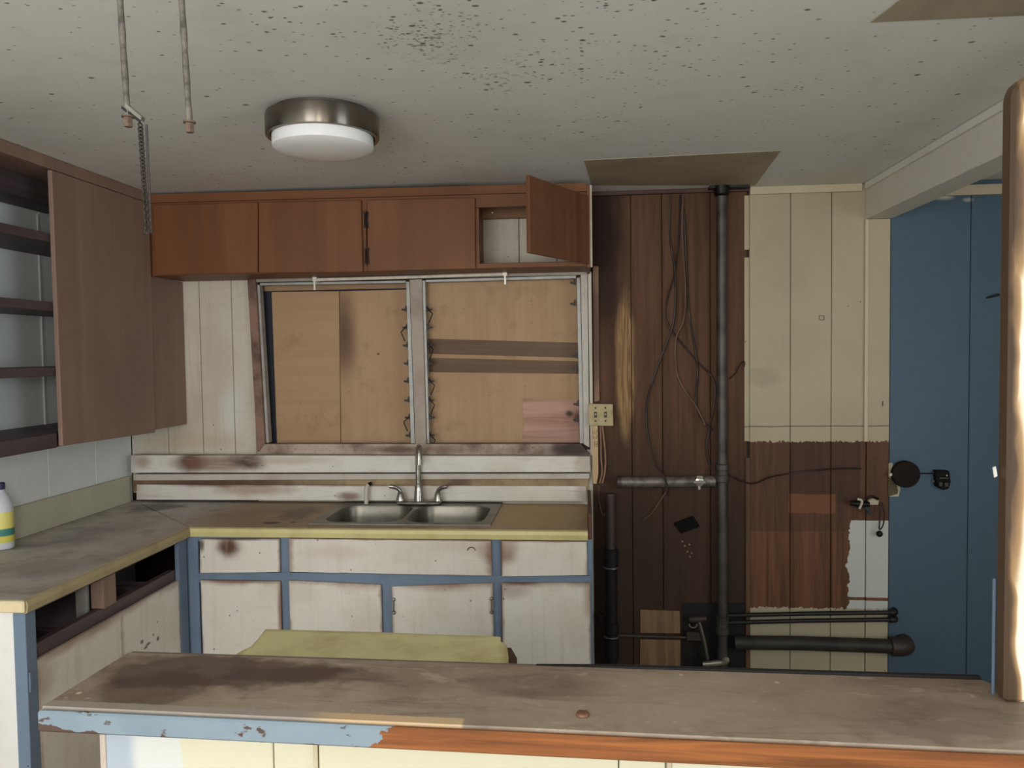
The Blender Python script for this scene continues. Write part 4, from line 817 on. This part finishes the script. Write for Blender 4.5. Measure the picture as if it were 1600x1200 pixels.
# ------------------------------------------------------------------ plumbing and wiring in the stripped niche
pipe_m = plain('sooty_galvanised_pipe', C8(88, 82, 76), 0.5, 0.5, 0.7, 10)
abs_m = plain('black_plastic_pipe', C8(34, 30, 29), 0.5, 0, 0.3, 15, spec=0.2)
brp = plain('brown_grey_pipe', C8(74, 60, 54), 0.55, 0.2, 0.4, 12)
shiny = plain('bright_valve_metal', C8(190, 184, 172), 0.28, 0.8, 0.5, 60)
PY = 3.925
def pth_(l): return [Vector(p) for p in l]
vx = 0.689
vp = thing('vent_pipe', 'tall sooty galvanised vertical pipe from floor to ceiling in the stripped niche', 'pipe', (vx, PY, 0))
obj('pipe', TU([(vx, PY, 0.001), (vx, PY, 0.6), (vx, PY, 1.2), (vx, PY, 1.8), (vx, PY, ZC-0.003)], 0.026, 16), pipe_m, vp, smooth=40)
for z in (1.077, 0.3):
    obj('coupling', LA([(0.027, -0.05), (0.034, -0.045), (0.034, -0.015), (0.030, -0.012), (0.030, 0.012), (0.034, 0.015), (0.034, 0.04), (0.027, 0.045)], (vx, PY, z), 'Z', 18), pipe_m, vp, smooth=30)
obj('ceiling_collar', LA([(0.027, -0.05), (0.036, -0.04), (0.04, -0.01), (0.042, -0.001)], (vx, PY, ZC-0.002), 'Z', 18), black, vp, smooth=30)
dx = 0.13
dp = thing('drain_pipe', 'black plastic drain pipe standing at the left of the stripped niche', 'pipe', (dx, 3.92, 0))
zz = 0.965
obj('upper_pipe', TU([(dx, 3.92, 0.642), (dx, 3.92, zz)], 0.025, 16), brp, dp, 'narrower brown upper length', 40)
obj('rim', LA([(0.022, -0.004), (0.028, -0.004), (0.028, 0.003), (0.022, 0.004)], (dx, 3.92, zz), 'Z', 16), pipe_m, dp)
obj('lower_pipe', TU([(dx, 3.92, 0.001), (dx, 3.92, 0.655)], 0.030, 16), abs_m, dp, smooth=40)
for za, zb in ((0.589, 0.685), (0.243, 0.303), (0.11, 0.223)):
    obj('coupling', LA([(0.031, 0), (0.037, 0.004), (0.037, zb-za-0.004), (0.031, zb-za)], (dx, 3.92, za), 'Z', 18), abs_m, dp, smooth=30)
for z in (0.589, 0.23):
    obj('clamp_ring', LA([(0.0375, -0.004), (0.039, -0.003), (0.039, 0.003), (0.0375, 0.004)], (dx, 3.92, z), 'Z', 18), steel, dp)
obj('bracket', BX(0.065, dx-0.038, 3.935, 3.955, 0.292, 0.339), abs_m, dp)
hz = 1.027
hp = thing('water_pipe', 'short horizontal galvanised pipe with a bright tap valve at mid height in the niche', 'pipe', (0.393, 3.93, hz))
obj('pipe', TU([(0.181,3.945,1.023), (0.411,3.945,1.024), (0.657,3.945,1.028)], 0.029, 12), plain('grey_galvanised', C8(128, 120, 110), 0.5, 0.5, 0.7, 25), hp, smooth=40)
obj('end_cap', TU([(0.165,3.945,1.023), (0.188,3.945,1.023)], 0.032, 12), pipe_m, hp, smooth=40)
bm = B(); c = (0.571,3.9,1.035); lathe(bm, [(0.02, 0.03), (0.018, 0.0), (0.022, -0.004), (0.022, -0.02), (0.0, -0.024)], c, 'Y', 12); box(bm, c[0]-0.03, c[0]+0.03, c[1]-0.03, c[1]-0.022, c[2]-0.006, c[2]+0.008); tube(bm, [(c[0], c[1]-0.006, c[2]-0.01), (c[0], c[1]-0.016, c[2]-0.04)], 0.009, 8)
box(bm, c[0]-0.016, c[0]+0.016, c[1]-0.028, c[1]-0.02, c[2]+0.018, c[2]+0.032)
obj('valve', bm, shiny, hp, 'bright metal valve')
tz = 0.223
single('copper_pipe', TU([(dx+0.038, 3.952, tz), (0.3, 3.952, tz-0.002), (0.521, 3.952, tz-0.004)], 0.0075, 8), brp, 'thin brown horizontal pipe crossing between the two low plywood patches', 'pipe', (0.3, 3.952, tz), smooth=40)
# patches of plywood screwed to the bare planks, hole behind the valves
pp = wood('small_plywood_patch', C8(150, 120, 88), C8(116, 90, 64), 2, 1.2, 0.65)
for q in ([(0.28,3.972,0.352),(0.482,3.972,0.349),(0.485,3.972,0.232),(0.279,3.972,0.231)], [(0.279,3.972,0.197),(0.485,3.972,0.198),(0.484,3.972,0.03),(0.277,3.972,0.025)]):
    obj('plywood_patch', PR(q, (0, 0.0075, 0)), pp, wback)
obj('opening_shade_panel', PR([(0.496,3.976,0.391),(0.824,3.976,0.397),(0.824,3.976,-0.046),(0.494,3.976,-0.055)], (0, 0.0035, 0), b=0), plain('dark_opening', C8(30, 26, 25), 0.8), wback, 'black panel painted as the dark opening behind the low valves')  # flat black panel paints the dark of an opening
tv = thing('trap_valve', 'small tarnished valve with a bent pipe low beside the vertical pipe', 'valve', (0.573,3.93,0.299))
obj('body', TU([(0.529,3.94,0.318), (0.566,3.93,0.322), (0.611,3.93,0.329)], [0.014, 0.017, 0.012], 10), brp, tv, smooth=40)
bm = B(); c = Vector((0.542,3.915,0.304)); tube(bm, [c + Vector((0.020*math.cos(a*PI/6), 0, 0.020*math.sin(a*PI/6))) for a in range(6, 13)], 0.0035, 6)
obj('handle', bm, shiny, tv, 'bright ring handle')
obj('pipe', TU(smooth_path([(0.573,3.93,0.309), (0.585,3.925,0.268), (0.603,3.92,0.188), (0.622,3.92,0.072)], 4), 0.010, 10), plain('dim_steel', C8(104, 96, 90), 0.4, 0.5), tv, smooth=40)
obj('bracket', BX(0.511, 0.601, 3.93, 3.955, 0.211, 0.255), brp, tv)
wv = thing('shutoff_valve', 'shiny shut-off valve lying low at the foot of the vertical pipe', 'valve', (0.65,3.86,0.131))
obj('body', TU([(0.581,3.86,0.119), (0.65,3.86,0.127), (0.7,3.86,0.135)], [0.012, 0.016, 0.012], 10), shiny, wv, smooth=40)
obj('handle', LA([(0.017, 0), (0.017, -0.006), (0.0, -0.008)], (0.69,3.84,0.153), 'Y', 12), shiny, wv)
c = (0.637,3.86,0.124); obj('riser', TU([(c[0], c[1], 0.0005), c], 0.010, 10), brp, wv, smooth=40)
# pipes running right into the blue wall
bp = plain('black_iron_pipe', C8(40, 38, 36), 0.45, 0.3, 0.3, 20)
for k, (l, lab) in enumerate((([(0.69,3.945,0.339),(1.077,3.945,0.356),(1.52,3.945,0.371)], 'upper of two thin black pipes running right into the blue wall'), ([(0.69,3.945,0.302),(1.077,3.945,0.32),(1.52,3.945,0.335)], 'lower of two thin black pipes running right into the blue wall'))):
    t = thing('black_pipe', lab, 'pipe', l[1])
    obj('pipe', TU(l, 0.011, 10), bp, t, smooth=40)
    e = Vector(l[2])
    obj('elbow', TU(smooth_path([e+Vector((-0.01, 0, 0)), e+Vector((0.016, 0.004, 0)), e+Vector((0.024, 0.033, 0))], 4), 0.017, 10), bp, t, smooth=40)
l = [(0.747,3.925,0.209),(1.071,3.925,0.213),(1.529,3.925,0.207)]
t = thing('waste_pipe', 'thick dark waste pipe running right along the wall to a bulky elbow', 'pipe', l[1])
obj('pipe', TU(l, 0.035, 14), plain('dark_waste_pipe', C8(58, 54, 48), 0.55, 0.1, 0.6, 10), t, smooth=40)
e = Vector(l[2])
obj('elbow', TU(smooth_path([e+Vector((-0.02, 0, 0)), e+Vector((0.03, 0.0, 0)), e+Vector((0.055, 0.018, 0)), e+Vector((0.058, 0.05, 0))], 4), 0.047, 14), plain('brown_elbow', C8(64, 52, 48), 0.5, 0.1, 0.4, 12), t, smooth=40)
# hanging cables
cab = plain('brown_black_cable', C8(52, 38, 33), 0.5, 0, 0.2, 30)
cab2 = plain('light_brown_cable', C8(104, 78, 62), 0.5, 0, 0.2, 30)
cables = [
 ('leftmost black cable hanging down the bare planks to a white tip', 0.0055, cab, [(0.439,3.908,2.467),(0.435,3.908,2.258),(0.459,3.908,2.068),(0.452,3.908,1.845),(0.41,3.908,1.718),(0.33,3.908,1.493),(0.313,3.908,1.332),(0.35,3.908,1.137),(0.401,3.908,1.056),(0.419,3.908,0.959)]),
 ('black cable looping left then right behind the others', 0.004, cab, [(0.493,3.968,2.477),(0.483,3.968,2.234),(0.46,3.968,2.074),(0.417,3.968,1.913),(0.427,3.968,1.832),(0.481,3.968,1.75),(0.576,3.968,1.635),(0.649,3.968,1.553),(0.662,3.968,1.455),(0.633,3.968,1.292),(0.62,3.968,1.194),(0.639,3.968,1.096)]),
 ('straight black cable nearest the vertical pipe', 0.005, cab, [(0.494,3.945,2.473),(0.512,3.945,2.326),(0.521,3.945,2.07),(0.532,3.945,1.877),(0.557,3.945,1.716),(0.573,3.945,1.587),(0.563,3.945,1.457),(0.582,3.945,1.36),(0.619,3.945,1.311),(0.648,3.945,1.288)]),
 ('lighter brown cable crossing over in a wide loop', 0.004, cab2, [(0.502,3.935,2.47),(0.498,3.935,2.261),(0.513,3.935,2.005),(0.503,3.935,1.845),(0.464,3.935,1.749),(0.467,3.935,1.588),(0.508,3.935,1.491),(0.564,3.935,1.409),(0.608,3.935,1.315)]),
 ('short kinked wire right of the vertical pipe', 0.003, cab, [(0.735,3.97,1.545),(0.767,3.97,1.577),(0.786,3.97,1.616),(0.808,3.97,1.632),(0.808,3.97,1.606)]),
 ('thin wire trailing down left below the horizontal pipe', 0.003, cab2, [(0.422,3.965,0.981),(0.38,3.965,0.915),(0.341,3.965,0.858),(0.301,3.965,0.825)]),
 ('dark wire running right across the stripped brown band', 0.0045, cab, [(0.737,3.965,1.058),(0.797,3.965,1.025),(0.86,3.965,1.015),(0.939,3.965,1.048),(1.081,3.965,1.071),(1.236,3.965,1.088),(1.376,3.965,1.091)]),
 ('thin wire loop hanging beside the cabinet end', 0.0022, cab2, [(0.073,3.93,1.009),(0.073,3.93,0.937),(0.085,3.93,0.871),(0.098,3.93,0.851),(0.108,3.93,0.877)]),
]
for lab, r, mt, l in cables:
    single('cable', TU(smooth_path(l, 5), r, 6), mt, lab, 'cable', l[0], smooth=60)
# switch plate on its batten, cables below it
fs = wood('raw_batten_wood', C8(170, 134, 104), C8(130, 96, 74), 2, 1.0, 0.6, stains=[((0.061,3.95,1.788), (0.05, 1, 0.42), C8(76, 56, 50), 0.9)])
obj('furring_strip', PR([(0.051,3.945,2.126),(0.08,3.945,2.125),(0.08,3.945,1.441),(0.054,3.945,1.435)], (0, 0.034, 0)), fs, wback, 'sooty brown batten beside the window')
fst = obj('furring_strip', PR([(0.042,3.945,1.363),(0.07,3.945,1.363),(0.071,3.945,1.066),(0.061,3.945,1.013),(0.044,3.945,1.013),(0.04,3.945,1.083)], (0, 0.034, 0)), wood('pale_batten_wood', C8(206, 178, 138), C8(180, 148, 108), 2), wback, 'pale batten with handwritten marks below the switch plate')
ink = plain('ink', C8(52, 50, 58), 0.6)
bm = B()
for l in ([(0.042,3.944,1.284),(0.05,3.944,1.267),(0.056,3.944,1.287),(0.061,3.944,1.271),(0.066,3.944,1.29)], [(0.046,3.944,1.261),(0.049,3.944,1.244),(0.056,3.944,1.254),(0.061,3.944,1.244),(0.066,3.944,1.264)], [(0.053,3.944,1.231),(0.066,3.944,1.231),(0.065,3.944,1.205),(0.052,3.944,1.205),(0.053,3.944,1.231)], [(0.052,3.944,1.218),(0.069,3.944,1.218)]):
    tube(bm, l, 0.0012, 5)
obj('handwritten_marks', bm, ink, fst)
sp = thing('switch_plate', 'cream double switch plate at the edge of the stripped niche', 'switch', (0.083,3.93,1.377))
cpl = paint('cream_plate', C8(178, 162, 122), C8(130, 110, 78), 0.5, 25)
obj('plate', PR([(0.023,3.925,1.427),(0.146,3.925,1.424),(0.148,3.925,1.313),(0.024,3.925,1.315)], (0, 0.008, 0), b=0.002), cpl, sp)
obj('wall_box', BX(0.037, 0.135, 3.934, 3.979, 1.327, 1.412), cpl, sp)
for c in ((0.058,3.924,1.371), (0.109,3.924,1.371)):
    s_ = obj('switch', BX(c[0]-0.007, c[0]+0.007, c[1]-0.002, c[1], c[2]-0.015, c[2]+0.015, b=0.0005), plain('dark_slot', C8(64, 52, 42), 0.5), sp)
    obj('toggle', BX(c[0]-0.004, c[0]+0.004, c[1]-0.010, c[1]-0.002, c[2]-0.002, c[2]+0.008), cpl, s_)
    for dz in (-0.032, 0.034): obj('screw', LA([(0.0045, 0), (0.003, -0.002), (0, -0.0022)], (c[0], c[1]+0.0003, c[2]+dz), 'Y', 10), black, sp)
tan = plain('tan_cable', C8(140, 104, 80), 0.5, 0, 0.3, 40)
for lab, l in (('left of two tan cables hanging below the switch plate', [(0.083,3.945,1.317),(0.085,3.945,1.231),(0.085,3.945,1.149),(0.09,3.945,1.073),(0.077,3.945,1.017)]), ('right of two tan cables hanging below the switch plate', [(0.092,3.935,1.317),(0.101,3.935,1.232),(0.107,3.935,1.15),(0.103,3.935,1.074),(0.09,3.935,1.018)])):
    single('switch_cable', TU(smooth_path(l, 4), 0.0055, 8), tan, lab, 'cable', l[0], smooth=60)
# black cover plate stuck askew on the planks
single('cover_plate', PR([(0.454,3.968,0.806),(0.551,3.968,0.846),(0.586,3.968,0.79),(0.49,3.968,0.753)], (0, 0.010, 0), b=0.002), plain('black_cover', C8(20, 19, 19), 0.7, spec=0.08), 'crooked black cover plate stuck on the lower bare planks', 'plate', (0.519,3.97,0.799))
bm = B()
for p in [(0.497,3.978,0.711),(0.51,3.978,0.687),(0.533,3.978,0.694),(0.523,3.978,0.658),(0.545,3.978,0.651),(0.536,3.978,0.631)]:
    lathe(bm, [(0.005, 0), (0.003, -0.002), (0, -0.003)], p, 'Y', 7)
obj('paint_flecks', bm, plain('pale_flecks', C8(150, 136, 116), 0.7), wback, kind='stuff')
# valve cluster and hose on the brown band
vc = thing('tap_valve', 'old tap valve with white collar at the right end of the stripped brown band', 'valve', (1.383,3.94,0.915))
obj('body', TU([(1.317,3.945,0.92), (1.357,3.935,0.919), (1.406,3.935,0.916)], [0.010, 0.02, 0.013], 10), black, vc, smooth=40)
obj('collar', TU(smooth_path([(1.347,3.925,0.944), (1.365,3.915,0.936), (1.355,3.92,0.897)], 4), 0.006, 8), plain('pale_collar', C8(190, 182, 166), 0.5), vc, smooth=40)
obj('plaster_block', PR([(1.41,3.955,0.932),(1.438,3.955,0.945),(1.462,3.955,0.935),(1.459,3.955,0.91),(1.413,3.955,0.909)], (0, 0.022, 0), b=0.002), plain('pale_plaster', C8(186, 176, 150), 0.8), vc)
obj('spout', TU(smooth_path([(1.382,3.935,0.91), (1.398,3.93,0.889), (1.411,3.93,0.869)], 3), 0.009, 8), plain('dark_blue_spout', C8(56, 66, 72), 0.4, 0.3), vc, smooth=40)
obj('handle', TU(smooth_path([(1.386,3.93,0.943), (1.413,3.92,0.958), (1.445,3.925,0.944)], 3), 0.007, 8), black, vc, smooth=40)
hs = thing('hose_loop', 'short black hose loop with a ball end hanging from the tap valve', 'hose', (1.459,3.945,0.773))
obj('hose', TU(smooth_path([(1.465,3.945,0.928), (1.463,3.94,0.877), (1.457,3.94,0.794), (1.475,3.945,0.806), (1.485,3.95,0.859), (1.476,3.952,0.92)], 5), 0.0035, 6), cab, hs, smooth=60)
c = (1.458,3.94,0.768)
obj('ball_end', LA([(0.0, -0.016)] + [(0.016*math.sin(a*PI/8), -0.016*math.cos(a*PI/8)) for a in range(1, 8)] + [(0.0, 0.016)], c, 'Z', 14), black, hs, smooth=60)
# round cover with its box on the blue wall
plw = plain('crumbled_plaster', C8(178, 176, 146), 0.8, 0, 0.4, 30)
obj('plaster_patch', PR([(1.513,3.972,1.116),(1.529,3.972,1.119),(1.541,3.972,1.096),(1.56,3.972,1.026),(1.57,3.972,0.984),(1.561,3.972,0.949),(1.515,3.972,0.948)], (0, 0.0095, 0), b=0.001), plw, wback, 'crumbled pale plaster around the round cover')
obj('bare_wood_patch', PR([(1.51,3.97,1.048),(1.547,3.97,1.033),(1.557,3.97,0.975),(1.554,3.97,0.962),(1.511,3.97,0.949)], (0, 0.0015, 0), b=0), plain('olive_stain', C8(86, 76, 52), 0.7), wback)
rc = thing('round_cover', 'round dark cover disc on the left edge of the blue wall', 'cover', (1.585,3.95,1.065))
obj('disc', LA([(0.066, 0.02), (0.066, -0.004), (0.063, -0.008), (0.03, -0.011), (0.0, -0.012)], (1.584,3.945,1.065), 'Y', 32), plain('dark_brown_cover', C8(34, 29, 27), 0.7, spec=0.08), rc, smooth=30)
obj('stub', TU([(1.505,3.95,1.061), (1.533,3.95,1.065)], 0.008, 8), pl, rc, 'pale cable stub at its left')
obj('rod', TU([(1.649,3.965,1.066), (1.734,3.965,1.066)], 0.003, 6), black, rc)
eb = thing('electrical_box', 'small black broken electrical box on the blue wall right of the round cover', 'box', (1.757,3.95,1.04))
obj('box', PR([(1.725,3.945,1.085),(1.791,3.945,1.082),(1.797,3.945,1.028),(1.789,3.945,0.993),(1.762,3.945,0.986),(1.731,3.945,1.005)], (0, 0.036, 0), b=0.004), plain('black_box_plastic', C8(20, 19, 20), 0.6, spec=0.12), eb)
bm = B()
for x0, x1, z0, z1 in ((-0.022, -0.004, -0.03, -0.008), (0.004, 0.024, -0.032, -0.01), (-0.02, 0.022, 0.006, 0.016)):
    c = (1.758,3.945,1.037); box(bm, c[0]+x0, c[0]+x1, c[1]-0.01, c[1]-0.0005, c[2]+z0, c[2]+z1)
obj('terminal_block', bm, plain('black_terminal', C8(36, 34, 34), 0.35), eb)
obj('screw', LA([(0.004, 0), (0.003, -0.003), (0, -0.003)], (1.776,3.944,1.06), 'Y', 8), shiny, eb)
for c in ((1.729,3.972,1.068), (1.729,3.972,1.026)): obj('lug', TU([(c[0]-0.006, c[1], c[2]), (c[0]+0.008, c[1], c[2])], 0.006, 8), shiny, eb)
single('wall_hook', TU(smooth_path([(1.968,3.978,1.929), (1.986,3.96,1.936), (2.016,3.95,1.944)], 3), [0.002, 0.003, 0.004, 0.005, 0.0055, 0.006, 0.006], 6), black, 'small black hook sticking out of the blue wall by the upright board', 'hook', (1.976,3.97,1.931))

# ------------------------------------------------------------------ cleaning bottle at the left edge
bc = (-2.395, 2.935)
bo = thing('spray_bottle', 'translucent white cleaning bottle with yellow and green label at the left end of the worktop', 'bottle', (bc[0], bc[1], TZ+0.0005))
zb = TZ+0.0005
obj('body', LA([(0.036, 0.0), (0.041, 0.004), (0.042, 0.02), (0.042, 0.17), (0.038, 0.195), (0.026, 0.225), (0.014, 0.24), (0.013, 0.25)], (bc[0], bc[1], zb), 'Z', 28), plain('milky_plastic', C8(206, 208, 214), 0.3, 0, 0.15, 10), bo, smooth=40)
m = M('bottle_label'); z_ = m.axis(2)
cc = m.mix(m.rng(z_, 0.055, 0.06), C8(214, 204, 96), C8(70, 130, 120)); cc = m.mix(m.rng(z_, 0.085, 0.09), cc, C8(226, 214, 120)); 
lab_m = m.done(cc, 0.4)
obj('label', LA([(0.0424, 0.03), (0.0427, 0.031), (0.0427, 0.155), (0.0424, 0.156)], (bc[0], bc[1], zb), 'Z', 28), lab_m, bo, 'yellow and green label', 40)
obj('cap', LA([(0.015, 0.246), (0.016, 0.25), (0.016, 0.272), (0.012, 0.275)], (bc[0], bc[1], zb), 'Z', 18), plain('dark_blue_cap', C8(50, 56, 84), 0.4), bo, smooth=40)
